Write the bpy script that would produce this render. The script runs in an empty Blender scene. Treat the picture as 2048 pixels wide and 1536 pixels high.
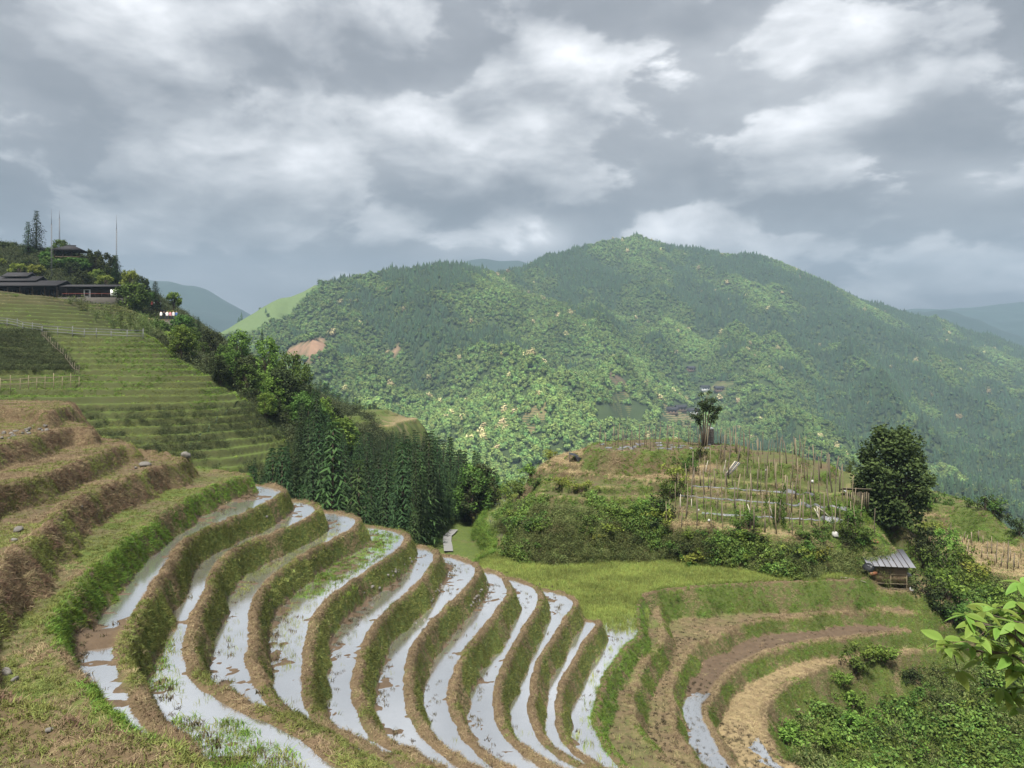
import bpy, math, random
import numpy as np
from mathutils import Vector, Matrix, Euler

rng = np.random.default_rng(7)
random.seed(7)
scene = bpy.context.scene
COL = scene.collection
PI = math.pi

# ------------------------------------------------------------------ camera
F = 1538.0           # focal length in photograph pixels (2048 wide)
VH = 740.0           # picture row of the horizon
cam = bpy.data.cameras.new('camera')
cam.sensor_width = 36.0
cam.lens = 36.0 * F / 2048.0
cam.shift_y = -(768.0 - VH) / 2048.0
cam.clip_start = 0.2
cam.clip_end = 40000.0
cam_o = bpy.data.objects.new('camera', cam)
cam_o.rotation_euler = (PI / 2, 0, 0)
COL.objects.link(cam_o)
scene.camera = cam_o

# ------------------------------------------------------------------ render settings
scene.view_settings.view_transform = 'Standard'
scene.view_settings.look = 'None'
scene.view_settings.exposure = 1.22
scene.view_settings.gamma = 1.0
scene.view_settings.use_curve_mapping = False
scene.cycles.use_denoising = True
scene.cycles.max_bounces = 6
scene.cycles.diffuse_bounces = 2
scene.cycles.glossy_bounces = 2
scene.cycles.transmission_bounces = 3
scene.cycles.transparent_max_bounces = 8
scene.cycles.volume_bounces = 0

# ------------------------------------------------------------------ sun
SUN_ELEV = math.radians(58)
SUN_AZ = math.radians(-164)        # measured from +Y towards +X
sun = bpy.data.lights.new('sun', 'SUN')
sun.energy = 3.7
sun.angle = math.radians(7)
sun.color = (1.0, 0.95, 0.86)
sun_o = bpy.data.objects.new('sun', sun)
sd_ = Vector((math.sin(SUN_AZ) * math.cos(SUN_ELEV), math.cos(SUN_AZ) * math.cos(SUN_ELEV), math.sin(SUN_ELEV)))
sun_o.rotation_euler = (-sd_).to_track_quat('-Z', 'Y').to_euler()
COL.objects.link(sun_o)


# ------------------------------------------------------------------ node helper
class NT:
    def __init__(s, tree):
        s.t = tree
        s.n = tree.nodes
        s.l = tree.links

    def node(s, typ, **kw):
        n = s.n.new(typ)
        for k, v in kw.items():
            setattr(n, k, v)
        return n

    def put(s, sock, v):
        if hasattr(v, 'is_output') or isinstance(v, bpy.types.NodeSocket):
            s.l.new(v, sock)
        elif v is not None:
            if isinstance(v, (tuple, list)) and sock.type == 'RGBA' and len(v) == 3:
                v = (*v, 1.0)
            sock.default_value = v

    def math(s, op, a, b=None, c=None, clamp=False):
        n = s.node('ShaderNodeMath', operation=op, use_clamp=clamp)
        s.put(n.inputs[0], a)
        if b is not None: s.put(n.inputs[1], b)
        if c is not None: s.put(n.inputs[2], c)
        return n.outputs[0]

    def vmath(s, op, a, b=None, scale=None):
        n = s.node('ShaderNodeVectorMath', operation=op)
        s.put(n.inputs[0], a)
        if b is not None: s.put(n.inputs[1], b)
        if scale is not None: s.put(n.inputs['Scale'], scale)
        return n.outputs['Value'] if op in ('DOT_PRODUCT', 'LENGTH', 'DISTANCE') else n.outputs[0]

    def mix(s, fac, a, b, typ='RGBA', blend='MIX'):
        n = s.node('ShaderNodeMix', data_type=typ)
        if typ == 'RGBA':
            n.blend_type = blend
            ia, ib, io = n.inputs[6], n.inputs[7], n.outputs[2]
        else:
            ia, ib, io = n.inputs[2], n.inputs[3], n.outputs[0]
        s.put(n.inputs[0], fac); s.put(ia, a); s.put(ib, b)
        return io

    def noise(s, vec, scale, detail=4.0, rough=0.55, dist=0.0, out=0):
        n = s.node('ShaderNodeTexNoise')
        if vec is not None: s.put(n.inputs['Vector'], vec)
        n.inputs['Scale'].default_value = scale
        n.inputs['Detail'].default_value = detail
        n.inputs['Roughness'].default_value = rough
        n.inputs['Distortion'].default_value = dist
        return n.outputs[out]

    def ramp(s, fac, stops, interp='LINEAR'):
        n = s.node('ShaderNodeValToRGB')
        cr = n.color_ramp
        cr.interpolation = interp
        while len(cr.elements) < len(stops): cr.elements.new(0.5)
        for e, (p, c) in zip(cr.elements, stops):
            e.position = p
            e.color = (*c, 1.0) if len(c) == 3 else c
        s.put(n.inputs[0], fac)
        return n.outputs[0]

    def smooth(s, x, a, b):
        n = s.node('ShaderNodeMapRange', interpolation_type='SMOOTHSTEP')
        s.put(n.inputs[0], x)
        n.inputs[1].default_value = a; n.inputs[2].default_value = b
        n.inputs[3].default_value = 0.0; n.inputs[4].default_value = 1.0
        return n.outputs[0]


# ------------------------------------------------------------------ world: clear sky far above, closed cloud deck below it
world = bpy.data.worlds.new('World')
scene.world = world
world.use_nodes = True
w = NT(world.node_tree)
for n_ in list(w.n): w.n.remove(n_)
wout = w.node('ShaderNodeOutputWorld')
bg = w.node('ShaderNodeBackground')
w.l.new(bg.outputs[0], wout.inputs[0])
sky = w.node('ShaderNodeTexSky', sky_type='NISHITA')
sky.sun_disc = False
sky.sun_elevation = SUN_ELEV
sky.sun_rotation = SUN_AZ
sky.air_density = 1.0
sky.dust_density = 1.5
skyc = w.vmath('SCALE', sky.outputs[0], scale=0.10)
tc = w.node('ShaderNodeTexCoord')
d = w.vmath('NORMALIZE', tc.outputs['Generated'])
sep = w.node('ShaderNodeSeparateXYZ'); w.l.new(d, sep.inputs[0])
dz = w.math('MAXIMUM', sep.outputs[2], 0.0)
p = w.vmath('MULTIPLY', d, (1.0, 1.0, 2.1))
warp = w.noise(p, 2.4, 3.0, 0.5, out=1)
warp = w.vmath('SUBTRACT', warp, (0.5, 0.5, 0.5))
pw = w.vmath('ADD', p, w.vmath('SCALE', warp, scale=0.14))
pw = w.vmath('ADD', pw, (5.3, 2.2, 0.7))
n1 = w.noise(pw, 1.9, 2.0, 0.45)                      # broad masses
n2 = w.noise(pw, 5.0, 7.0, 0.52)                      # billows
pl = w.vmath('ADD', pw, (0.02, 0.0, 0.065))
n2l = w.noise(pl, 5.0, 5.0, 0.52)                     # the same billows a step upwards: tops bright, undersides grey
relief = w.math('SUBTRACT', n2, n2l)
edge = w.smooth(w.math('ADD', n2, w.math('MULTIPLY', w.math('SUBTRACT', n1, 0.5), 0.5)), 0.475, 0.535)


def lobe(u, v, ru, amp, rv=None):
    """a broad brighter or darker cloud mass in the direction of picture point (u, v)"""
    rv = rv or ru
    ax, az = (u - 1024) / F, (VH - v) / F
    yy = w.math('MAXIMUM', sep.outputs[1], 0.05)
    a = w.math('DIVIDE', w.math('SUBTRACT', w.math('DIVIDE', sep.outputs[0], yy), ax), ru / F)
    b = w.math('DIVIDE', w.math('SUBTRACT', w.math('DIVIDE', sep.outputs[2], yy), az), rv / F)
    r2 = w.math('ADD', w.math('MULTIPLY', a, a), w.math('MULTIPLY', b, b))
    return w.math('MULTIPLY', w.math('POWER', 2.718, w.math('MULTIPLY', r2, -1.0)), amp)


lum = w.math('MULTIPLY_ADD', n1, 0.75, -0.375)
lum = w.math('MULTIPLY_ADD', w.math('SUBTRACT', edge, 0.5), 0.16, lum)
lum = w.math('MULTIPLY_ADD', relief, w.math('MULTIPLY_ADD', edge, 1.0, 0.55), lum)
LOBES = [(1650, 190, 300, 0.12, 170), (250, 400, 560, -0.16, 80), (640, 140, 420, -0.08, 110), (1080, 470, 90, 0.42, 40), (960, 500, 120, 0.22, 25),
         (1950, 30, 220, -0.20, 80), (1750, 530, 330, -0.12, 50), (1990, 370, 150, 0.22, 60), (420, 285, 120, 0.04, 40),
         (60, 60, 280, 0.10, 120), (350, 250, 300, -0.12, 70), (960, 60, 180, 0.03, 80), (1130, 60, 200, -0.10, 70), (860, 320, 240, 0.10, 40), (480, 570, 240, 0.10, 45), (760, 400, 500, -0.10, 60)]
for L in LOBES:
    lum = w.math('ADD', lum, lobe(*L))
lum = w.math('ADD', lum, 0.385)
# an overcast sky grows brighter towards the zenith
grow = w.math('MULTIPLY_ADD', dz, 2.0, 0.68)
cl = w.ramp(lum, [(0.0, (0.098, 0.106, 0.118)), (0.25, (0.150, 0.158, 0.172)), (0.45, (0.230, 0.238, 0.252)), (0.65, (0.36, 0.367, 0.38)),
                  (0.85, (0.52, 0.525, 0.54)), (1.0, (0.66, 0.66, 0.66))])
cl = w.vmath('SCALE', cl, scale=grow)
cover = w.smooth(lum, 1.2, 0.9)
cover = w.math('MULTIPLY_ADD', cover, 0.06, 0.93)
final = w.mix(cover, skyc, cl)
w.put(bg.inputs[0], final)
bg.inputs[1].default_value = 0.67

# ------------------------------------------------------------------ numeric helpers
def L(u, v, z):
    """ground point of level z seen at picture point (u, v)"""
    y = -z * F / (v - VH)
    return ((u - 1024.0) / F * y, y)


def W(u, v, y):
    """point at depth y seen at picture point (u, v)"""
    return ((u - 1024.0) / F * y, y, -(v - VH) / F * y)


_perm = rng.permutation(4096)
_val = rng.random(4096)


def vnoise(x, y, seed=0):
    xi = np.floor(x).astype(np.int64); yi = np.floor(y).astype(np.int64)
    fx = x - xi; fy = y - yi
    fx = fx * fx * fx * (fx * (fx * 6 - 15) + 10); fy = fy * fy * fy * (fy * (fy * 6 - 15) + 10)

    def h(a, b):
        return _val[(_perm[(a + seed * 131) & 4095] + b) & 4095]
    v00 = h(xi, yi); v10 = h(xi + 1, yi); v01 = h(xi, yi + 1); v11 = h(xi + 1, yi + 1)
    return (v00 * (1 - fx) + v10 * fx) * (1 - fy) + (v01 * (1 - fx) + v11 * fx) * fy


def fbm(x, y, scale, octv=4, seed=0, gain=0.5):
    """about -1..1, scale = wavelength in metres"""
    x = np.asarray(x, float); y = np.asarray(y, float)
    s = np.zeros_like(x); a = 1.0; t = 0.0; f = 1.0 / scale
    for i in range(octv):
        s += a * (vnoise(x * f + 17.3 * i + 900, y * f - 9.1 * i + 900, seed + i * 7) * 2 - 1)
        t += a; a *= gain; f *= 2.03
    return s / t * 1.6


def sstep(x, a, b):
    t = np.clip((x - a) / (b - a), 0, 1)
    return t * t * (3 - 2 * t)


def catmull(pts, step=0.35, closed=True):
    p = np.asarray(pts, float); n = len(p); out = []
    for i in range(n if closed else n - 1):
        p0, p1, p2, p3 = (p[(i - 1) % n], p[i], p[(i + 1) % n], p[(i + 2) % n]) if closed else \
            (p[max(i - 1, 0)], p[i], p[i + 1], p[min(i + 2, n - 1)])
        m = int(min(max(1, np.linalg.norm(p2 - p1) / step), 14))
        # centripetal-like damping keeps long-to-short joints from overshooting
        l0 = np.linalg.norm(p1 - p0) + 1e-6; l1 = np.linalg.norm(p2 - p1) + 1e-6; l2 = np.linalg.norm(p3 - p2) + 1e-6
        t1 = (p2 - p0) / (l0 + l1) * l1; t2 = (p3 - p1) / (l1 + l2) * l1
        for k in range(m):
            t = k / m
            out.append((2 * t**3 - 3 * t**2 + 1) * p1 + (t**3 - 2 * t**2 + t) * t1 + (-2 * t**3 + 3 * t**2) * p2 + (t**3 - t**2) * t2)
    if not closed: out.append(p[-1])
    return np.array(out)


def signed_dist(poly, X, Y):
    d2 = np.full(X.shape, 1e18); ins = np.zeros(X.shape, bool)
    n = len(poly)
    for i in range(n):
        ax, ay = poly[i]; bx, by = poly[(i + 1) % n]
        ex, ey = bx - ax, by - ay
        l2 = ex * ex + ey * ey
        if l2 < 1e-9: continue
        t = np.clip(((X - ax) * ex + (Y - ay) * ey) / l2, 0, 1)
        dx = X - ax - t * ex; dy = Y - ay - t * ey
        np.minimum(d2, dx * dx + dy * dy, out=d2)
        if ay != by:
            c = ((ay > Y) != (by > Y)) & (X < ex * (Y - ay) / (by - ay) + ax)
            ins ^= c
    d = np.sqrt(d2)
    return np.where(ins, -d, d)


class TPS:
    def __init__(s, pts, smooth=0.0):
        p = np.array(pts, float); s.xy = p[:, :2]; n = len(p)
        r = np.linalg.norm(s.xy[:, None] - s.xy[None], axis=2)
        K = s.k(r) + smooth * np.eye(n)
        P = np.c_[np.ones(n), s.xy]
        A = np.zeros((n + 3, n + 3)); A[:n, :n] = K; A[:n, n:] = P; A[n:, :n] = P.T
        s.w = np.linalg.solve(A, np.r_[p[:, 2], 0, 0, 0])

    @staticmethod
    def k(r):
        return r          # biharmonic in 3-D: stiff, little overshoot

    def __call__(s, x, y):
        x = np.asarray(x, float); out = s.w[-3] + s.w[-2] * x + s.w[-1] * y
        for (px, py), wt in zip(s.xy, s.w[:-3]):
            out = out + wt * s.k(np.hypot(x - px, y - py))
        return out


# ------------------------------------------------------------------ mesh helpers
def mesh_np(name, V, faces, mat=None, smooth=False, attrs=None, mats=None, midx=None):
    """V (n,3); faces: list of integer arrays (m,3) or (m,4)"""
    me = bpy.data.meshes.new(name)
    V = np.asarray(V, np.float32)
    fl = [np.asarray(f, np.int32) for f in faces if len(f)]
    me.vertices.add(len(V)); me.vertices.foreach_set('co', V.ravel())
    if fl:
        loops = np.concatenate([f.ravel() for f in fl])
        cnt = np.concatenate([np.full(len(f), f.shape[1], np.int32) for f in fl])
        start = np.concatenate([[0], np.cumsum(cnt)[:-1]]).astype(np.int32)
        me.loops.add(len(loops)); me.loops.foreach_set('vertex_index', loops)
        me.polygons.add(len(cnt)); me.polygons.foreach_set('loop_start', start)
        if smooth: me.polygons.foreach_set('use_smooth', np.ones(len(cnt), bool))
        if midx is not None: me.polygons.foreach_set('material_index', np.asarray(midx, np.int32))
    for k, a in (attrs or {}).items():
        at = me.attributes.new(k, 'FLOAT', 'POINT'); at.data.foreach_set('value', np.asarray(a, np.float32))
    me.update(calc_edges=True)
    for m in (mats or ([mat] if mat else [])): me.materials.append(m)
    return me


def link(name, data, parent=None, loc=None, rot=None, scl=None, **props):
    o = bpy.data.objects.new(name, data)
    COL.objects.link(o)
    if parent is not None: o.parent = parent
    if loc is not None: o.location = loc
    if rot is not None: o.rotation_euler = rot
    if scl is not None: o.scale = (scl,) * 3 if isinstance(scl, (int, float)) else scl
    for k, v in props.items():
        if v is not None: o[k] = v
    return o


def thing(name, label, category, loc=(0, 0, 0), rz=0.0, group=None, scl=None, kind=None):
    return link(name, None, loc=loc, rot=(0, 0, rz), scl=scl, label=label, category=category, group=group, kind=kind)


class MB:
    """collects simple solids for ONE mesh"""
    def __init__(s): s.V = []; s.Fq = []; s.Ft = []; s.n = 0; s.A = []; s.cur = 0.5

    def add(s, V, Fq=(), Ft=()):
        V = np.asarray(V, float)
        s.V.append(V); s.A.append(np.full(len(V), s.cur))
        if len(Fq): s.Fq.append(np.asarray(Fq) + s.n)
        if len(Ft): s.Ft.append(np.asarray(Ft) + s.n)
        s.n += len(V)

    def box(s, c, size, R=None):
        x, y, z = np.array(size) / 2
        V = np.array([[-x, -y, -z], [x, -y, -z], [x, y, -z], [-x, y, -z], [-x, -y, z], [x, -y, z], [x, y, z], [-x, y, z]])
        if R is not None: V = V @ np.array(R).T
        s.add(V + np.array(c), [[0, 3, 2, 1], [4, 5, 6, 7], [0, 1, 5, 4], [1, 2, 6, 5], [2, 3, 7, 6], [3, 0, 4, 7]])
        return s

    def tube(s, pts, rad, sides=6, cap=True):
        P = np.asarray(pts, float); n = len(P)
        rad = np.broadcast_to(np.asarray(rad, float), (n,))
        T = np.gradient(P, axis=0); T /= np.linalg.norm(T, axis=1)[:, None] + 1e-9
        up = np.array([0, 0, 1.0]) if abs(T[0][2]) < 0.9 else np.array([1.0, 0, 0])
        V = []
        for i in range(n):
            a = np.cross(T[i], up); a /= np.linalg.norm(a) + 1e-9
            b = np.cross(T[i], a)
            for k in range(sides):
                t = 2 * PI * k / sides
                V.append(P[i] + rad[i] * (math.cos(t) * a + math.sin(t) * b))
        Fq = []
        for i in range(n - 1):
            for k in range(sides):
                k2 = (k + 1) % sides
                Fq.append([i * sides + k, i * sides + k2, (i + 1) * sides + k2, (i + 1) * sides + k])
        Ft = []
        if cap:
            V.append(P[0]); V.append(P[-1]); a, b = n * sides, n * sides + 1
            for k in range(sides):
                k2 = (k + 1) % sides
                Ft.append([a, k2, k]); Ft.append([b, (n - 1) * sides + k, (n - 1) * sides + k2])
        s.add(V, Fq, Ft)
        return s

    def quads(s, V4, tint=None):
        """V4 (m,4,3) loose quads"""
        V4 = np.asarray(V4, float); m = len(V4)
        s.V.append(V4.reshape(-1, 3)); s.Fq.append(np.arange(m * 4).reshape(m, 4) + s.n)
        s.A.append(np.repeat(tint, 4) if tint is not None else np.full(m * 4, s.cur)); s.n += m * 4
        return s

    def mesh(s, name, mat, smooth=False):
        V = np.concatenate(s.V)
        return mesh_np(name, V, [np.concatenate(s.Fq) if s.Fq else [], np.concatenate(s.Ft) if s.Ft else []], mat, smooth,
                       attrs={'tint': np.concatenate(s.A)})

    def build(s, name, mat, parent=None, smooth=False, **kw):
        return link(name, s.mesh(name, mat, smooth), parent, **kw)


# ------------------------------------------------------------------ materials
def material(name):
    m = bpy.data.materials.new(name); m.use_nodes = True
    t = NT(m.node_tree); b = t.n['Principled BSDF']
    b.inputs['Specular IOR Level'].default_value = 0.25
    b.inputs['Roughness'].default_value = 0.85
    return m, t, b


def attr(t, name, typ='GEOMETRY'):
    n = t.node('ShaderNodeAttribute', attribute_type=typ); n.attribute_name = name
    return n.outputs['Fac']


def plain(name, col, rough=0.8, var=0.25, scale=6.0, spec=0.25, stretch=None, bump=0.0, metal=0.0):
    """solid material with grain and wear from noise"""
    m, t, b = material(name)
    co = t.node('ShaderNodeTexCoord').outputs['Object']
    if stretch: co = t.vmath('MULTIPLY', co, stretch)
    n = t.noise(co, scale, 6.0, 0.6)
    k = t.math('MULTIPLY_ADD', t.math('SUBTRACT', n, 0.5), 2.0 * var, 1.0)
    rnd = t.node('ShaderNodeObjectInfo').outputs['Random']
    k = t.math('MULTIPLY', k, t.math('MULTIPLY_ADD', rnd, 0.3, 0.85))
    t.put(b.inputs['Base Color'], t.vmath('SCALE', tuple(col), scale=k))
    b.inputs['Roughness'].default_value = rough
    b.inputs['Specular IOR Level'].default_value = spec
    b.inputs['Metallic'].default_value = metal
    if bump:
        bn = t.node('ShaderNodeBump'); bn.inputs['Strength'].default_value = bump; bn.inputs['Distance'].default_value = 0.02
        t.put(bn.inputs['Height'], n); t.put(b.inputs['Normal'], bn.outputs[0])
    return m


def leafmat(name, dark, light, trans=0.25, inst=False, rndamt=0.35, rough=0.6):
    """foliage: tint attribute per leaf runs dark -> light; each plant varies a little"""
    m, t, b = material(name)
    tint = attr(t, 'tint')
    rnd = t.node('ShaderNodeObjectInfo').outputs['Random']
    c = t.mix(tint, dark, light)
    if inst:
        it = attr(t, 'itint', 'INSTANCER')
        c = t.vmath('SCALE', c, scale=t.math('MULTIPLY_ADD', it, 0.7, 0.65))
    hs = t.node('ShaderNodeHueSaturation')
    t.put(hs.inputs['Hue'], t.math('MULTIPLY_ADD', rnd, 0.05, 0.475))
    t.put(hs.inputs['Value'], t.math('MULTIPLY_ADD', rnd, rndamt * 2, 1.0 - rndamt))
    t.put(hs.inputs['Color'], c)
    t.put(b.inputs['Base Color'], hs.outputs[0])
    b.inputs['Roughness'].default_value = rough
    b.inputs['Specular IOR Level'].default_value = 0.10
    tr = t.node('ShaderNodeBsdfTranslucent'); t.put(tr.inputs[0], hs.outputs[0])
    mx = t.node('ShaderNodeMixShader'); mx.inputs[0].default_value = trans
    out = t.n['Material Output']
    t.l.new(b.outputs[0], mx.inputs[1]); t.l.new(tr.outputs[0], mx.inputs[2]); t.l.new(mx.outputs[0], out.inputs[0])
    return m


# ------------------------------------------------------------------ scatter: stuff only (grass, undergrowth, far-off wood)
def template(name, me):
    return bpy.data.objects.new(name, me)      # not linked: only the shape the stuff is made of


def euler_from_normals(N, yaw, tilt=1.0):
    """XYZ euler turning +Z to N with a spin of yaw about it"""
    N = N / (np.linalg.norm(N, axis=1)[:, None] + 1e-9)
    ref = np.where(np.abs(N[:, 2:3]) > 0.95, np.array([[1.0, 0, 0]]), np.array([[0, 0, 1.0]]))
    A = np.cross(ref, N); A /= np.linalg.norm(A, axis=1)[:, None] + 1e-9
    B = np.cross(N, A)
    c, s = np.cos(yaw)[:, None], np.sin(yaw)[:, None]
    X = A * c + B * s; Yv = np.cross(N, X)
    ry = np.arcsin(np.clip(-X[:, 2], -1, 1)); rz = np.arctan2(X[:, 1], X[:, 0]); rx = np.arctan2(Yv[:, 2], N[:, 2])
    return np.c_[rx, ry, rz]


def scatter(name, P, rot, scl, tint, temps, parent=None, **props):
    n = len(P)
    me = bpy.data.meshes.new(name)
    me.vertices.add(n); me.vertices.foreach_set('co', np.asarray(P, np.float32).ravel())
    a = me.attributes.new('rot', 'FLOAT_VECTOR', 'POINT'); a.data.foreach_set('vector', np.asarray(rot, np.float32).ravel())
    S = np.asarray(scl, np.float32)
    if S.ndim == 1: S = np.repeat(S[:, None], 3, 1)
    a = me.attributes.new('scl', 'FLOAT_VECTOR', 'POINT'); a.data.foreach_set('vector', S.ravel())
    a = me.attributes.new('itint', 'FLOAT', 'POINT'); a.data.foreach_set('value', np.asarray(tint, np.float32))
    a = me.attributes.new('pick', 'INT', 'POINT'); a.data.foreach_set('value', rng.integers(0, len(temps), n).astype(np.int32))
    for tm in temps:
        for m in tm.data.materials:
            if m.name not in me.materials: me.materials.append(m)
    o = link(name, me, parent, kind='stuff', **props)
    g = bpy.data.node_groups.new(name + '_spread', 'GeometryNodeTree')
    g.interface.new_socket('Geometry', in_out='INPUT', socket_type='NodeSocketGeometry')
    g.interface.new_socket('Geometry', in_out='OUTPUT', socket_type='NodeSocketGeometry')
    N = g.nodes; K = g.links
    gi = N.new('NodeGroupInput'); go = N.new('NodeGroupOutput')
    mp = N.new('GeometryNodeMeshToPoints')
    iop = N.new('GeometryNodeInstanceOnPoints')
    jn = N.new('GeometryNodeJoinGeometry')
    for tm in temps:
        oi = N.new('GeometryNodeObjectInfo'); oi.inputs['Object'].default_value = tm; oi.inputs['As Instance'].default_value = True
        K.new(oi.outputs['Geometry'], jn.inputs[0])

    def na(nm, dt):
        q = N.new('GeometryNodeInputNamedAttribute'); q.data_type = dt; q.inputs[0].default_value = nm
        return q.outputs[0]
    K.new(gi.outputs[0], mp.inputs[0]); K.new(mp.outputs[0], iop.inputs['Points'])
    K.new(jn.outputs[0], iop.inputs['Instance'])
    iop.inputs['Pick Instance'].default_value = True
    K.new(na('pick', 'INT'), iop.inputs['Instance Index'])
    K.new(na('rot', 'FLOAT_VECTOR'), iop.inputs['Rotation'])
    K.new(na('scl', 'FLOAT_VECTOR'), iop.inputs['Scale'])
    K.new(iop.outputs[0], go.inputs[0])
    md = o.modifiers.new('spread', 'NODES'); md.node_group = g
    return o

# ------------------------------------------------------------------ terrain: smooth base + terraces cut as level benches
def z1(pts): return [(200 + a / 2.56, 936 + b / 2.56) for a, b in pts]
def z2(pts): return [(800 + a / 3.4133, 986 + b / 3.4133) for a, b in pts]
def z3(pts): return [(1100 + a / 3.8496, 1136 + b / 3.8496) for a, b in pts]
def z7(pts): return [(1448 + a / 3.4133, 1086 + b / 3.4133) for a, b in pts]
def zb(pts): return [(a / 3.4133, 700 + b / 3.4133) for a, b in pts]


BASE = TPS([
    (-80, -40, 2), (0, -40, 0), (60, -40, -2), (0, 0, -1.9), (-15, 0, -1), (-30, 10, -1), (-60, 20, 2), (-100, 40, 8),
    (20, 5, -9), (40, 5, -12), (70, 10, -16), (3, 8, -6), (-5, 12, -8), (-9, 20, -9.5), (-16, 28, -7), (-30, 32, -4), (10, 15, -14),
    (-5, 28, -12.5), (2, 29, -16.5), (8, 33, -19.6), (14, 37, -21.2), (22, 36, -22), (27, 43, -21), (29.5, 47.5, -18.6), (34, 54, -16.6),
    (45, 55, -18.5), (60, 60, -22.5), (40, 35, -22.5), (60, 30, -26), (20, 28, -21.5), (0, 45, -17), (10, 45, -18.5), (20, 49, -19.5), (26, 53, -16.8),
    (-13, 46, -13), (-8, 48, -17.5), (-3, 50, -17.2), (-20, 48, -11), (-30, 50, -7.5), (-45, 52, -5), (-80, 55, 5),
    (-10, 60, -22), (-8, 75, -21), (-15, 70, -20), (-7, 90, -22), (-4, 110, -26), (-22, 60, -14), (-28, 66, -10),
    (-19, 84, -13.5), (-25, 80, -6.6), (-24, 71, -8.6), (-15, 100, -17.5), (-8, 115, -23), (0, 70, -16), (5, 85, -18), (20, 85, -17), (35, 80, -18), (30, 66, -14.5), (12, 60, -15),
    (-33, 70, -6.8), (-26.5, 65, -8.8), (-28.5, 85, -4.3), (-34.7, 90, -0.3), (-50, 88, 0), (-59, 98, 4.5), (-80, 120, 12.5), (-48, 100, 4.9),
    (-67, 130, 11), (-67, 150, 9.8), (-92, 147, 12.0), (-80, 140, 10.8), (-110, 148, 13.5), (-99, 175, 26), (-120, 180, 29), (-83, 165, 18), (-53, 130, 4.2), (-42, 122, 0), (-38, 112, -4.5),
    (-30, 112, -9), (-24, 128, -9.5), (-20, 126, -11.5), (-28, 140, -10), (-19, 130, -13), (-10, 112, -19), (-110, 120, 14), (-90, 90, 6), (-70, 80, 1), (-110, 70, 5), (-55, 70, -4.5),
    (-30, 190, -30), (-60, 220, -15), (-100, 260, 0), (-160, 220, 25), (0, 150, -42), (20, 115, -28), (50, 110, -27), (60, 88, -21), (40, 150, -48),
    (0, 250, -85), (100, 150, -55), (120, 90, -40), (120, 40, -35), (100, 250, -100), (-60, 320, -50), (-150, 320, 0), (200, 250, -120), (200, 100, -70), (-200, 100, 20)])


def tail(pts, z, near=True):
    """carry a bench on under the camera, below the lower edge of the view"""
    yb = -z * 1.932
    x, y = pts[-1]
    return [(x + 0.10 * yb, min(y, yb) * 0.93), (x + 0.4 * yb, 0.82 * yb), (x + yb, 0.7 * yb), (x + 2.2 * yb, 0.6 * yb), (60 + yb, -40), (-80, -42)]


MESAS = []


def mesa(key, z, pts, slope=1.5, bund=0.12, bw=0.30, depth=0.0, rough=0.03, dry=0.5, kind='tread', wet=False, warp=0.12, **kw):
    MESAS.append(dict(key=key, z=z, poly=catmull(pts), slope=slope, bund=bund, bw=bw, depth=depth, rough=rough, dry=dry, kind=kind, wet=wet, warp=warp, **kw))


def back(k, x0, y0):
    return [(-80, y0 + 8), (-30, y0 + 5), (x0 - 7, y0 + 2.0)]


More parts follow.
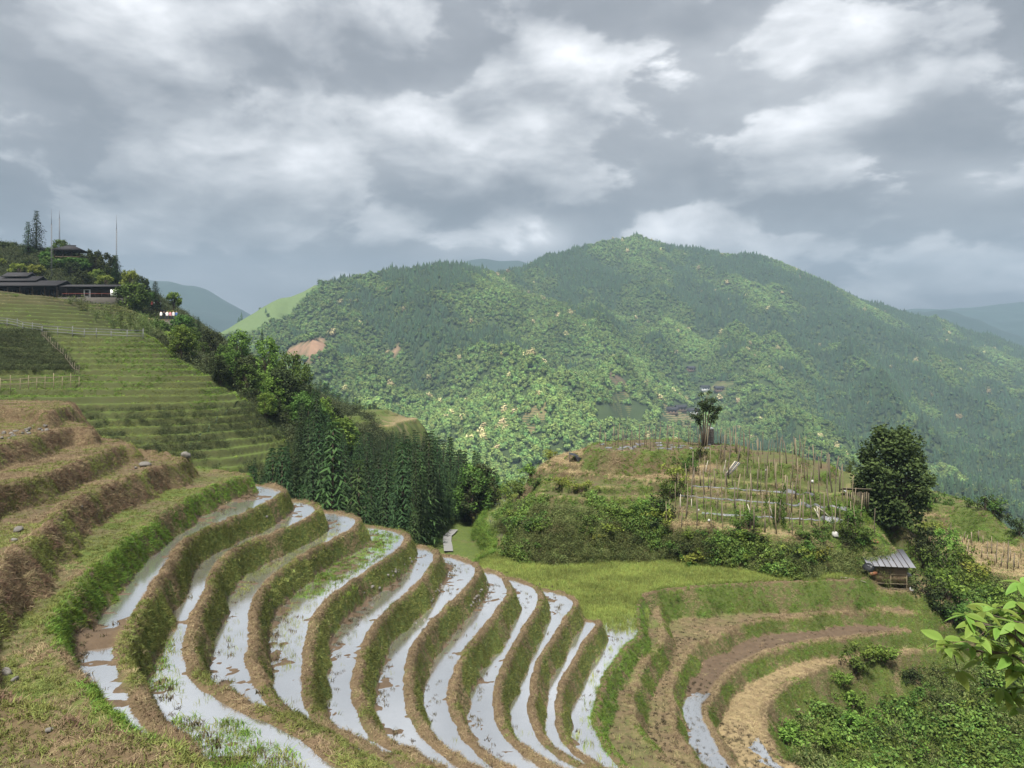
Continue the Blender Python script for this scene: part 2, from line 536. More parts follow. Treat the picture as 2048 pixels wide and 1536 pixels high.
ZP = [-5.6 - 0.8 * i for i in range(11)]
PADDY = [
    z1([(760, 85), (870, 92), (930, 105), (955, 118), (940, 140), (880, 180), (780, 230), (650, 280), (540, 325), (440, 395), (390, 470), (330, 560), (270, 660),
        (215, 760), (180, 850), (160, 930), (175, 1020), (200, 1100), (240, 1190), (300, 1280), (370, 1370), (480, 1440)]),
    z1([(1030, 170), (1090, 180), (1125, 200), (1135, 215), (1110, 245), (1000, 300), (860, 360), (720, 420), (640, 480), (600, 550), (570, 640), (520, 740), (490, 820),
        (480, 900), (490, 980), (530, 1060), (600, 1120), (700, 1180), (850, 1250), (1000, 1320), (1130, 1400), (1250, 1480), (1330, 1536)]),
    z1([(1195, 228), (1270, 240), (1320, 258), (1330, 275), (1310, 310), (1250, 350), (1160, 395), (1040, 465), (900, 560), (845, 620), (820, 690), (805, 770), (800, 850),
        (795, 930), (800, 1000), (830, 1070), (870, 1140), (910, 1205), (990, 1255), (1140, 1340), (1300, 1440), (1420, 1530)]),
    z1([(1400, 300), (1500, 316), (1560, 335), (1585, 355), (1580, 385), (1530, 430), (1450, 490), (1350, 555), (1230, 640), (1170, 700), (1120, 780), (1095, 880), (1080, 980),
        (1072, 1100), (1090, 1200), (1130, 1270), (1190, 1325), (1290, 1385), (1420, 1440), (1520, 1488), (1610, 1536)]),
    z1([(1650, 405), (1710, 420), (1730, 440), (1725, 480), (1680, 550), (1600, 630), (1500, 730), (1420, 820), (1380, 900), (1350, 970), (1340, 1030), (1320, 1110),
        (1330, 1180), (1380, 1270), (1440, 1365), (1520, 1425), (1640, 1480), (1760, 1536)]),
    z2([(340, 430), (450, 460), (530, 490), (548, 520), (530, 580), (440, 690), (330, 790), (240, 880), (180, 970), (120, 1070), (90, 1150), (75, 1280), (90, 1420), (112, 1500)])
    + z1([(1640, 1270), (1690, 1370), (1760, 1440), (1850, 1500), (1900, 1536)])[1:],
    z2([(610, 530), (700, 560), (740, 600), (765, 660), (755, 710), (690, 800), (590, 930), (500, 1050), (430, 1160), (395, 1270), (380, 1370), (395, 1480)])
    + z1([(1890, 1380), (1960, 1450), (2040, 1510)]),
    z2([(770, 585), (860, 610), (940, 650), (970, 690), (975, 740), (930, 840), (840, 970), (770, 1090), (730, 1180), (700, 1300), (685, 1420), (700, 1540)])
    + [(1032, 1480), (1075, 1515), (1110, 1536)],
    z2([(985, 660), (1100, 680), (1190, 720), (1215, 755), (1195, 810), (1150, 855), (1130, 900), (1080, 980), (1000, 1100), (950, 1190), (930, 1290), (925, 1400), (935, 1536)])
    + [(1092, 1478), (1130, 1512), (1175, 1536)],
    z2([(1290, 870), (1375, 878), (1350, 930), (1290, 1010), (1230, 1120), (1170, 1220), (1120, 1330), (1105, 1430)])
    + z3([(95, 1180), (130, 1300), (200, 1390), (300, 1470), (390, 1536)]),
    z3([(1700, 115), (1200, 140), (900, 170), (760, 200), (705, 245), (690, 330), (695, 410), (715, 490), (690, 540), (610, 610), (550, 690), (490, 780), (430, 890), (405, 990), (385, 1090),
        (390, 1200), (430, 1310), (500, 1430), (600, 1536)]),
]
# brown terraces above the flooded ones (E is the highest)
mesa('dry_e', -2.1, [(-110, 62), (-32, 52)] + [L(*p, -2.1) for p in [(92, 828), (72, 820), (0, 818), (-100, 822), (-300, 842)]] + [(-110, 33)],
     dry=0.95, slope=1.8, bund=0.06, warp=0.12, rough=0.06)
mesa('dry_d', -2.8, [(-110, 60), (-30, 46), (-22.5, 40)] + [L(*p, -2.8) for p in [(181, 861), (152, 857), (117, 864), (88, 873), (44, 885), (0, 892), (-100, 920), (-250, 990)]]
     + [(-30, 8), (-30, -40), (-110, -40)], dry=0.95, slope=1.9, bund=0.08, warp=0.12, rough=0.06)
mesa('dry_c', -3.5, [(-110, 58), (-30, 44), (-20, 38.5)] + [L(*p, -3.5) for p in [(266, 893), (249, 893), (205, 908), (146, 931), (88, 955), (0, 981), (-90, 1020), (-300, 1120)]]
     + [(-15, 4), (-14, -40), (-110, -40)], dry=0.85, slope=1.9, bund=0.08, warp=0.12, rough=0.06)
mesa('dry_b', -4.2, [(-110, 56), (-30, 43), (-18, 38)] + [L(*p, -4.2) for p in [(345, 917), (372, 928), (293, 956), (205, 988), (146, 1020), (117, 1047), (73, 1095), (29, 1131), (0, 1150)]
      + [(-60, 1220), (-70, 1310), (0, 1408), (120, 1452), (264, 1505), (390, 1560)]] + [(0.5, 4.2), (8, 2), (14, -40), (-80, -40)], dry=0.85, slope=1.9, bund=0.22, bw=0.30, warp=0.10, rough=0.05)
mesa('dry_a', -4.9, [(-80, 52), (-28, 43)] + [L(*p, -4.9) for p in [(440, 943), (480, 948), (500, 957), (470, 963), (408, 985), (318, 1040), (258, 1083), (205, 1130), (152, 1185), (123, 1238), (122, 1300), (150, 1350), (186, 1394),
      (220, 1425), (258, 1455), (312, 1485), (400, 1535)]] + [(2.0, 6), (12, 3), (30, -40), (-80, -40)], dry=0.5, slope=2.4, bund=0.12, bw=0.26, warp=0.10, rough=0.06)
for i, pl in enumerate(PADDY[:10]):
    z = ZP[i]
    q = [L(u, v, z) for u, v in pl]
    mesa('paddy%d' % (i + 1), z, back(i, *q[0]) + q + tail(q, z), slope=2.6 if i < 4 else 2.3, bund=0.11, bw=0.20, depth=0.03, rough=0.075, dry=0.22, kind='paddy', wet=True, warp=0.06)
z = ZP[10]
q = [L(u, v, z) for u, v in PADDY[10]]
mesa('field', z, [(-4.0, 46), L(958, 1122, z), L(985, 1110, z), L(1002, 1102, z), L(1004, 1094, z), L(986, 1071, z), L(966, 1044, z), L(972, 1025, z), L(985, 1005, z), (0, 84), (8, 84), (16, 76), (24.0, 60), (24.3, 53),
                      L(1740, 1156, z)] + q + tail(q, z) + [(-30, 40)], slope=2.0, bund=0.09, bw=0.22, depth=0.045, rough=0.035, dry=0.3, kind='paddy', wet=True, warp=0.08)
z = -14.35
q = [L(*p, z) for p in [(1838, 1192), (1800, 1184), (1730, 1181)] + z3([(2048, 195), (1500, 228), (1100, 245), (900, 268), (840, 310), (832, 360), (858, 430), (885, 500), (880, 570), (820, 640), (745, 730),
                       (690, 850), (652, 950), (638, 1050), (645, 1150), (700, 1270), (800, 1370), (940, 1500)])]
mesa('terrace12', z, [(-30, 40), (0, 50), (20, 60), (28.5, 54)] + q + tail(q, z), slope=1.7, bund=0.06, depth=0.0, rough=0.06, dry=0.5, kind='tread')
z = -15.25
q = [L(*p, z) for p in z7([(1440, 462), (1300, 482), (1150, 472), (1050, 458), (700, 475), (500, 492)]) + z3([(2048, 372), (1800, 385), (1600, 408), (1420, 465), (1270, 545), (1150, 590), (1085, 650), (1020, 760), (970, 880), (952, 960),
                       (958, 1080), (965, 1200), (1000, 1290), (1080, 1390), (1150, 1500)])]
mesa('terrace13', z, [(-30, 40), (0, 50), (20, 60), (30.5, 55)] + q + tail(q, z), slope=1.65, bund=0.05, depth=0.0, rough=0.07, dry=0.6, kind='stubble')
z = -16.15
q = [L(*p, z) for p in z7([(1530, 572), (1300, 598), (1100, 622), (800, 660), (600, 680)]) + z3([(1900, 600), (1750, 635), (1600, 690), (1480, 755), (1400, 810), (1330, 900), (1280, 980), (1230, 1060), (1225, 1130), (1270, 1220),
                       (1330, 1350), (1450, 1530)])]
mesa('terrace14', z, [(-30, 40), (0, 50), (20, 60), (32, 54)] + q + tail(q, z), slope=1.6, bund=0.08, bw=0.20, depth=0.04, rough=0.05, dry=0.6, kind='paddy', wet=True)
z = -17.05
q = [L(*p, z) for p in z7([(1620, 690), (1480, 715), (1200, 760), (1000, 785), (800, 822), (650, 872), (520, 925), (400, 995), (330, 1080), (285, 1160), (290, 1240), (335, 1330), (440, 1500)])]
mesa('terrace15', z, [(-30, 40), (0, 50), (20, 60), (31, 53)] + q + tail(q, z), slope=1.4, bund=0.06, depth=0.03, rough=0.06, dry=0.75, kind='straw', wet=True)
z = -18.5
q = [L(*p, z) for p in z7([(2100, 900), (1900, 932), (1500, 952), (1150, 955), (900, 992), (760, 1040), (650, 1110), (560, 1200), (520, 1290), (540, 1400), (640, 1540)])]
mesa('terrace16', z, [(0, 40), (20, 52), (40, 48)] + q + tail(q, z), slope=1.0, bund=0.0, depth=0.0, rough=0.15, dry=0.12, kind='wild', warp=0.5)
z = -19.7
q = [L(*p, z) for p in z7([(2200, 1080), (1900, 1130), (1500, 1150), (1200, 1190), (1050, 1260), (960, 1360), (900, 1500)])]
mesa('terrace17', z, [(8, 34), (20, 44), (40, 44)] + q + tail(q, z), slope=0.9, bund=0.0, depth=0.0, rough=0.2, dry=0.1, kind='wild', warp=0.6)
# the strip below the ditch, left of the knoll
mesa('ditch_bank', -15.2, [(-3, 46), (-6.0, 56), (-6.6, 63), (-6.8, 69), (-6.6, 75), (-5, 84), (6, 84), (5, 60)], slope=1.0, bund=0.0, rough=0.1, dry=0.12, kind='wild', warp=0.4)


# the knoll
def knoll(key, z, front, left, right, ybk, dry, kind='knoll', slope=1.3, **kw):
    q = [L(u, v, z) for u, v in front]
    mesa(key, z, [left, (left[0] + 3, ybk - 2), (q[0][0] + 10, ybk)] + [(right[0] - 6, min(ybk, right[1] + 5)), right] + ([(24.5, 56.5)] if key in ('knoll7', 'knoll8') else []) + q[::-1], slope=slope, bund=0.04, rough=0.08, dry=dry, kind=kind, warp=0.3, **kw)


knoll('knoll1', -7.0, [(1178, 897), (1215, 903), (1260, 904), (1340, 902), (1420, 901), (1480, 905)], (7.8, 73), (21, 71), 78, 0.5, 'bed')
knoll('knoll2', -7.6, [(1150, 908), (1200, 914), (1265, 915), (1340, 914), (1430, 916), (1520, 925), (1590, 930)], (6.0, 72), (25.5, 70), 79, 0.9, 'straw')
knoll('knoll3', -8.25, [(1120, 925), (1170, 929), (1240, 933), (1360, 935), (1450, 940), (1560, 947), (1640, 952)], (3.8, 72), (28, 69), 80, 0.85, 'straw')
knoll('knoll4', -8.9, [(1085, 937), (1160, 948), (1260, 956), (1330, 962), (1400, 958), (1471, 963), (1581, 972), (1640, 986), (1690, 990)], (2.6, 71), (29.4, 67), 82, 0.7, 'straw')
knoll('knoll5', -9.4, [(1085, 965), (1150, 972), (1260, 975), (1356, 974), (1446, 980), (1544, 989), (1630, 995), (1700, 1003)], (4.0, 71), (29.6, 64), 83, 0.35, 'bed')
knoll('knoll6', -9.95, [(1078, 990), (1150, 996), (1260, 995), (1349, 992), (1459, 1009), (1569, 1016), (1690, 1021)], (3.6, 71), (28.2, 61), 84, 0.35, 'bed', slope=1.6)
knoll('knoll7', -10.55, [(1072, 1020), (1150, 1028), (1260, 1026), (1344, 1024), (1471, 1033), (1569, 1043), (1640, 1046)], (3.3, 70), (28.8, 59), 84, 0.35, 'bed', slope=1.7)
knoll('knoll8', -11.2, [(1068, 1050), (1150, 1054), (1260, 1048), (1324, 1046), (1432, 1057), (1520, 1065), (1590, 1074)], (2.9, 70), (28.5, 61), 85, 0.4, 'straw', slope=1.75)
# terraces beyond the big tree
for key, z, pts, kd, dr in [
        ('right1', -13.2, [(1845, 1010), (1906, 1014), (1960, 1022), (1978, 1026)], 'tread', 0.35),
        ('right2', -13.9, [(1830, 1029), (1928, 1030), (1970, 1031), (1990, 1034)], 'straw', 0.7),
        ('right3', -14.7, [(1830, 1052), (1902, 1048), (1972, 1046), (2005, 1060), (2040, 1072)], 'tread', 0.4),
        ('right4', -15.6, [(1840, 1110), (1900, 1128), (1960, 1140), (2048, 1160), (2120, 1150)], 'straw', 0.7)]:
    q = [L(u, v, z) for u, v in pts]
    mesa(key, z, [(35, 90), (q[-1][0] + 2, 90), (q[-1][0] + 2.5, q[-1][1] + 6)] + q[::-1] + [(q[0][0] - 3, q[0][1] + 1)], slope=1.1, bund=0.03, rough=0.08, dry=dr, kind=kd, warp=0.3)

for key, z, pts, kd in (('far1', -7.7, [(660, 838), (700, 834), (722, 833), (728, 828)], 'tread'), ('far2', -8.5, [(665, 848), (730, 844), (756, 841), (760, 834)], 'tread'),
                        ('far3', -9.3, [(672, 858), (740, 853), (784, 851), (793, 845)], 'straw')):
    q = [L(u, v, z) for u, v in pts]
    mesa(key, z, [(-45, 150), (q[-1][0] + 1, 150)] + q[::-1], slope=1.65, bund=0.05, rough=0.05, dry=0.3, kind=kd, warp=0.25)
KEYS = [m['key'] for m in MESAS]
MI = {k: i for i, k in enumerate(KEYS)}


def smooth_base(x, y):
    return BASE(x, y)


def g_mask(x, y):
    """the terraced green hillside: 1 where its smooth slope is cut into steps"""
    u = 1024 + x / y * F
    a = sstep(y, 58, 61) * (1 - sstep(y, 138, 144)) * sstep(x, -150, -140)
    e = np.where(y < 82, -23.2, np.where(y < 101, -23.2 - (y - 82) * 1.28, -47.5 - (y - 101) * 0.25))
    e = e + 0.8 * np.sin(y * 0.9) * 0.4
    return a * (1 - sstep(x, e - 0.5, e + 0.5))


def heights(X, Y, fine=True):
    """z, owner index (-1 base, -2 stepped hillside), inside distance to crest, of all points (1-D arrays)"""
    Zb = BASE(X, Y)
    Zb = Zb + 0.35 * fbm(X, Y, 9.0, 3, 3) * sstep(Y, 3, 10)
    own = np.full(X.shape, -1, np.int32)
    edge = np.full(X.shape, 9.0)
    # stepped hillside
    gm = g_mask(X, Y)
    stp = 0.68
    t = (Zb + 0.12 * fbm(X, Y, 4.0, 2, 31)) / stp
    fl = np.floor(t); fr = t - fl
    zt = stp * (fl + sstep(fr, 0.70, 0.97)) + 0.06 * np.exp(-((fr - 0.02) / 0.05) ** 2)
    Zg = np.where(gm > 0.02, Zb * (1 - gm) + zt * gm, Zb)
    own[gm > 0.5] = -2
    edge = np.where(gm > 0.5, fr, edge)
    Z = Zg.copy()
    lo = (X.min(), Y.min()); hi = (X.max(), Y.max())
    cs = 0.25 if fine else 0.6
    cx = np.arange(lo[0] - cs, hi[0] + 2 * cs, cs); cy = np.arange(lo[1] - cs, hi[1] + 2 * cs, cs)
    CX, CY = np.meshgrid(cx, cy)
    fx = (X - cx[0]) / cs; fy = (Y - cy[0]) / cs
    ix = fx.astype(int); iy = fy.astype(int); fx = fx - ix; fy = fy - iy
    wets = {}
    w1 = fbm(X, Y, 1.7, 3, 5); w2 = fbm(X, Y, 0.45, 2, 9)
    r1 = fbm(X, Y, 0.30, 3, 21); r2 = fbm(X, Y, 1.3, 3, 41)
    NEARG = ('dry', 'pad', 'fie', 'ter')
    for i, m in enumerate(MESAS):
        P = m['poly']
        if P[:, 0].min() > hi[0] + 8 or P[:, 0].max() < lo[0] - 8 or P[:, 1].min() > hi[1] + 8 or P[:, 1].max() < lo[1] - 8: continue
        D = signed_dist(P, CX, CY)
        sd = (D[iy, ix] * (1 - fx) + D[iy, ix + 1] * fx) * (1 - fy) + (D[iy + 1, ix] * (1 - fx) + D[iy + 1, ix + 1] * fx) * fy
        if m['key'][:3] in NEARG:
            cap = m['z'] - 0.2 - 1.2 * np.maximum(sd, 0)
            Z = np.where((sd < 0.35) & (own < 0), np.minimum(Z, cap), Z)
        sd = sd + m['warp'] * (0.9 * w1 + (0.08 if m['kind'] == 'paddy' else 0.22) * w2)
        if m['wet'] and fine: wets[i] = sd.astype(np.float32)
        # floor
        mud = m['rough'] * (0.75 * r1 + 0.55 * r2)
        fl = m['z'] - m['depth'] + mud
        if m['wet']: fl = fl + (0.06 if m['key'] in ('paddy1', 'paddy2', 'paddy3') else 0.075) * sstep(-sd, 0.5, 1.5) - 0.037
        if m['key'] == 'terrace14': fl = fl + 0.16 * sstep(Y, 37.0, 39.5)
        if m['key'] == 'terrace15': fl = fl + 0.12 * sstep(Y, 35.2, 36.6)
        if m['key'] == 'paddy1': fl = fl + 0.20 * np.exp(-((Y - 15.8 - 0.25 * (X + 9)) / 0.55) ** 2) + 0.035 * (1 - sstep(Y, 14.5, 15.5))
        if m['key'] == 'dry_b': bf = 1 - 0.3 * (1 - sstep(Y, 9, 13))
        else: bf = 1.0
        b = bf * m['bund'] * sstep(-sd, m['bw'] * 1.5, m['bw'] * 0.6) * (1 + 0.5 * w2)
        inside = np.maximum(fl, m['z'] - 0.02 + b) if m['bund'] > 0 else fl
        inside = np.where(-sd > m['bw'] * 1.6, fl, inside)
        s = m['slope']
        out = m['z'] + bf * m['bund'] * (1 + 0.5 * w2) - s * np.maximum(sd, 0) * (1 + 0.22 * w1) + 0.05 * w2 * sstep(sd, 0, 0.4)
        e = np.where(sd <= 0, inside, out)
        win = e > Z
        Z = np.where(win, e, Z); own = np.where(win, i, own); edge = np.where(win, sd, edge)
    return Z, own, edge, wets


def grid_axis(lo, hi, s0, s1):
    """samples from lo to hi whose spacing grows from s0 to s1"""
    out = [lo]
    while out[-1] < hi:
        t = (out[-1] - lo) / (hi - lo)
        out.append(out[-1] + s0 + (s1 - s0) * t)
    out[-1] = hi
    return np.array(out)


# ------------------------------------------------------------------ ground materials
def ground_mat(name, wild=0.0):
    """earth, dead grass and short green grass; 'dry' and 'bank' come from the lie of the land"""
    m, t, b = material(name)
    co = t.node('ShaderNodeTexCoord').outputs['Object']
    dry = attr(t, 'dry'); bank = attr(t, 'bank'); mud = attr(t, 'mud'); straw = attr(t, 'straw')
    na = t.noise(co, 0.55, 5, 0.6); nb = t.noise(co, 3.2, 5, 0.65); nc = t.noise(co, 14.0, 4, 0.7)
    green = t.mix(nb, (0.035, 0.056, 0.013), (0.105, 0.140, 0.030))
    green = t.mix(t.smooth(nc, 0.55, 0.8), green, (0.16, 0.195, 0.045))
    brown = t.mix(nb, (0.055, 0.038, 0.022), (0.150, 0.108, 0.062))
    brown = t.mix(t.smooth(nc, 0.5, 0.8), brown, (0.23, 0.17, 0.095))
    k = t.math('ADD', dry, t.math('MULTIPLY_ADD', t.math('SUBTRACT', na, 0.5), 1.7, t.math('MULTIPLY', t.math('SUBTRACT', nc, 0.5), 0.9)))
    c = t.mix(t.smooth(k, 0.25, 0.75), green, brown)
    c = t.mix(t.math('MULTIPLY', bank, 0.85), c, t.mix(nc, (0.022, 0.028, 0.009), (0.062, 0.066, 0.024)))
    soil = t.mix(nb, (0.050, 0.034, 0.022), (0.140, 0.100, 0.066))
    c = t.mix(mud, c, soil)
    st = t.mix(nc, (0.14, 0.10, 0.052), (0.31, 0.245, 0.135))
    c = t.mix(t.math('MULTIPLY', straw, t.smooth(nb, 0.30, 0.55)), c, st)
    t.put(b.inputs['Base Color'], c)
    b.inputs['Roughness'].default_value = 0.95
    bn = t.node('ShaderNodeBump'); bn.inputs['Strength'].default_value = 0.7; bn.inputs['Distance'].default_value = 0.06
    t.put(bn.inputs['Height'], t.math('ADD', nb, t.math('MULTIPLY', nc, 0.6))); t.put(b.inputs['Normal'], bn.outputs[0])
    return m


M_GROUND = ground_mat('terrace_ground')


def water_mat(name, body=(1.0, 1.0, 1.0)):
    m, t, b = material(name)
    co = t.node('ShaderNodeTexCoord').outputs['Object']
    n = t.noise(co, 1.1, 4, 0.6); n2 = t.noise(co, 7.0, 3, 0.6)
    c = t.mix(n, tuple(0.92 * k for k in body), tuple(1.0 * k for k in body))
    # still silty water at a low angle: mostly mirror, a little light from the mud in it
    t.put(b.inputs['Base Color'], t.mix(n, (0.30, 0.285, 0.26), (0.46, 0.445, 0.42)))
    b.inputs['Roughness'].default_value = 0.5
    gl = t.node('ShaderNodeBsdfGlossy'); gl.inputs['Roughness'].default_value = 0.12
    t.put(gl.inputs['Color'], c)
    mx = t.node('ShaderNodeMixShader'); mx.inputs[0].default_value = 0.86
    t.l.new(b.outputs[0], mx.inputs[1]); t.l.new(gl.outputs[0], mx.inputs[2]); t.l.new(mx.outputs[0], t.n['Material Output'].inputs[0])
    bn = t.node('ShaderNodeBump'); bn.inputs['Strength'].default_value = 0.05; bn.inputs['Distance'].default_value = 0.02
    t.put(bn.inputs['Height'], n2); t.put(gl.inputs['Normal'], bn.outputs[0])
    return m


M_WATER = water_mat('silty_water')

TERR_LABEL = {
    'dry_e': 'brown dry grass terrace bank with stones, highest above the flooded paddies',
    'dry_d': 'brown grass terrace with a stony ledge, second from the top of the dry ones',
    'dry_c': 'brown dry grass terrace, third from the top of the dry ones',
    'dry_b': 'dry grass terrace with reddish bank, fourth from the top of the dry ones',
    'dry_a': 'dry stubble terrace with green slumped bank directly above the highest flooded paddy',
    'field': 'wide flooded field of young green rice at the foot of the knoll',
    'terrace12': 'dry brown terrace directly below the wide rice field, carrying the bamboo hut',
    'terrace13': 'cracked stubble terrace, second step below the wide rice field',
    'terrace14': 'half flooded terrace with rows of black rice stubble',
    'terrace15': 'golden straw covered terrace with a small bright puddle at its end',
    'terrace16': 'overgrown green terrace directly below the golden straw terrace',
    'terrace17': 'overgrown green bank, the lowest step below the golden straw terrace',
    'ditch_bank': 'green grassy bank under the water ditch beside the knoll',
    'knoll1': 'flat bare earth top of the knoll with vegetable beds and stakes',
    'knoll2': 'golden straw step directly below the flat top of the knoll',
    'knoll3': 'second golden straw step below the flat top of the knoll',
    'knoll4': 'third golden straw step of the knoll, with planks leaning on it',
    'knoll5': 'staked vegetable bed step on the knoll, directly below the straw steps',
    'knoll6': 'staked vegetable bed step on the knoll, second below the straw steps',
    'knoll7': 'staked vegetable bed step on the knoll, third below the straw steps',
    'knoll8': 'lowest straw edged step of the knoll above its green brush slope',
    'far1': 'small far terrace behind the fir wood, highest of three', 'far2': 'small far terrace behind the fir wood, middle of three',
    'far3': 'small straw coloured far terrace behind the fir wood, lowest of three',
    'right1': 'green topped terrace beyond the big dark tree, highest of its slope',
    'right2': 'straw terrace beyond the big dark tree, second of its slope',
    'right3': 'green banked terrace with bare orange earth beyond the big dark tree',
    'right4': 'wide straw coloured field with stakes beyond the big dark tree'}
ORD = ['highest', 'second', 'third', 'fourth', 'fifth', 'sixth', 'seventh', 'eighth', 'ninth', 'lowest and tenth']
for i in range(10): TERR_LABEL['paddy%d' % (i + 1)] = 'narrow curved flooded rice terrace, %s of the ten counted down the slope' % ORD[i]
CATN = {'paddy': 'rice paddy', 'tread': 'terrace', 'stubble': 'terrace', 'straw': 'terrace', 'wild': 'terrace', 'bed': 'terrace', 'knoll': 'terrace'}
TERR = {}
PATCHES = []
SAMPLES = {}          # per owner: points, normals, attributes for growing grass


def build_patch(xs, ys, tag, split=True, mat=None):
    nx, ny = len(xs), len(ys)
    X, Y = np.meshgrid(xs, ys); Xf, Yf = X.ravel(), Y.ravel()
    Z, own, edge, wets = heights(Xf, Yf, fine=split)
    PATCHES.append((xs, ys, Z.reshape(ny, nx), own.reshape(ny, nx), split))
    idx = np.arange(nx * ny).reshape(ny, nx)
    Q = np.stack([idx[:-1, :-1], idx[:-1, 1:], idx[1:, 1:], idx[1:, :-1]], -1).reshape(-1, 4)
    V = np.c_[Xf, Yf, Z]
    # normals
    Zg = Z.reshape(ny, nx)
    gy, gx = np.gradient(Zg, ys, xs)
    Nn = np.stack([-gx, -gy, np.ones_like(gx)], -1); Nn /= np.linalg.norm(Nn, axis=2)[..., None]
    nz = Nn[..., 2].ravel()
    dry = np.full(Z.shape, 0.3); mud = np.zeros(Z.shape); straw = np.zeros(Z.shape)
    for i, m in enumerate(MESAS):
        s = own == i
        if not s.any(): continue
        dry[s] = m['dry']
        if m['key'] in ('terrace12', 'terrace13', 'terrace14', 'terrace15'): dry[s] = m['dry'] - 0.42 * sstep(edge[s], 0.05, 0.2)
        if m['kind'] == 'paddy': dry[s] += 0.6 * sstep(edge[s], 0.10, 0.0)
        ins = sstep(-edge[s], m['bw'] * 1.3, m['bw'] * 2.0)
        if m['kind'] == 'paddy': mud[s] = ins
        elif m['kind'] == 'stubble': mud[s] = 0.35 * ins; straw[s] = 0.22 * ins
        elif m['kind'] == 'tread' and m['key'] == 'terrace12': mud[s] = 0.35 * ins; straw[s] = 0.10
        elif m['kind'] == 'straw':
            straw[s] = sstep(-edge[s], -0.25, 0.1); mud[s] = 0.3 * ins
            if m['key'] in ('knoll2', 'knoll3', 'knoll4'):
                dry[s] -= 0.5 * sstep(1024 + Xf[s] / Yf[s] * F, 1400, 1450); straw[s] *= 1 - sstep(1024 + Xf[s] / Yf[s] * F, 1400, 1450)
        elif m['kind'] == 'bed': mud[s] = (0.75 if m['key'] == 'knoll1' else 0.45) * ins
        elif m['key'] in ('dry_a', 'dry_b'): mud[s] = 0.55 * ins * sstep(fbm(Xf[s], Yf[s], 2.5, 3, 77), -0.1, 0.4); dry[s] = m['dry'] - 0.15 * ins
    for kk in ('terrace12', 'terrace13', 'terrace14', 'terrace15'):
        s = own == MI[kk]
        straw[s] = np.maximum(straw[s] * (1 - sstep(edge[s], 0.0, 0.12)), 0.45 * sstep(edge[s], -0.45, -0.25) * (1 - sstep(edge[s], 0.0, 0.10)))
    for kk in ('knoll4', 'knoll5', 'knoll6', 'knoll7'):
        s = own == MI[kk]
        straw[s] = np.maximum(straw[s] * (1 - sstep(edge[s], 0.0, 0.2)), 0.5 * sstep(edge[s], -0.6, -0.3) * (1 - sstep(edge[s], 0.0, 0.15)))
    g = own == -2
    dry[g] = -0.25 + 0.5 * sstep(edge[g], 0.64, 0.74) * (1 - sstep(edge[g], 0.95, 1.0)) + 0.7 * sstep(Z[g], 8.5, 11) * (1 - sstep(Z[g], 14, 16))
    dry[own == -1] = 0.12
    bank = 0.22 * (1 - sstep(nz, 0.6, 0.9)) * (1 + 1.0 * (np.isin(own, [MI[q] for q in ('terrace12', 'terrace13', 'terrace14', 'terrace15')])) + 2.4 * (np.isin(own, [MI['knoll%d' % q] for q in (2, 3, 4, 5, 6, 7)])))
    bank[g] = sstep(edge[g], 0.66, 0.74) * (1 - sstep(edge[g], 0.95, 1.0))
    att = dict(dry=dry, bank=bank, mud=mud, straw=straw)
    fo = own[Q[:, 0]]
    res = {}
    for k in np.unique(fo):
        fq = Q[fo == k]
        uq, inv = np.unique(fq, return_inverse=True)
        key = KEYS[k] if k >= 0 else ('base' if k == -1 else 'steps')
        a = {n: v[uq] for n, v in att.items()}
        me = mesh_np(key, V[uq], [inv.reshape(-1, 4)], mat or M_GROUND, True, a)
        if k >= 0:
            nm = 'rice_terrace' if MESAS[k]['kind'] in ('paddy', 'tread', 'stubble') else 'terrace'
            if key not in TERR:
                TERR[key] = link(nm, me, kind='structure', label=TERR_LABEL[key])
            else:
                link('terrace_end', me, TERR[key])
        else:
            res[key] = me
        # samples for plants
        c = V[fq].mean(1)
        e1 = V[fq[:, 2]] - V[fq[:, 0]]; e2 = V[fq[:, 3]] - V[fq[:, 1]]
        cr = np.cross(e1, e2); ar = np.linalg.norm(cr, axis=1) / 2
        SAMPLES.setdefault(key, []).append(dict(q=V[fq], area=ar, n=cr / (2 * ar[:, None] + 1e-12), edge=edge[fq].mean(1), dry=dry[fq].mean(1), mud=mud[fq].mean(1), straw=straw[fq].mean(1)))
    # standing water
    for k, sdk in wets.items():
        m = MESAS[k]
        wl = m['z'] + (0.0 if m['kind'] == 'paddy' else -0.035)
        zq = Z[Q]
        near = (zq.min(1) < wl) & (zq.max(1) > wl - 0.5) & (sdk[Q].max(1) < -0.04)
        wq = Q[near]
        if len(wq) and KEYS[k] in TERR:
            uq2, inv2 = np.unique(wq, return_inverse=True)
            Vw = V[uq2].copy(); Vw[:, 2] = wl
            link('water', mesh_np('water', Vw, [inv2.reshape(-1, 4)], M_WATER, True), TERR[KEYS[k]])
    return res


xs = np.concatenate([np.arange(-30, -16, 0.14), np.arange(-16, 14, 0.085), np.arange(14, 46.01, 0.14)])
ys = grid_axis(3.0, 62.0, 0.06, 0.17)
near = build_patch(xs, ys, 'near')
hill = link('hillside', near['base'], kind='structure', label='wild grassy slopes around and below the rice terraces')
if 'steps' in near: link('slope', near['steps'], hill)
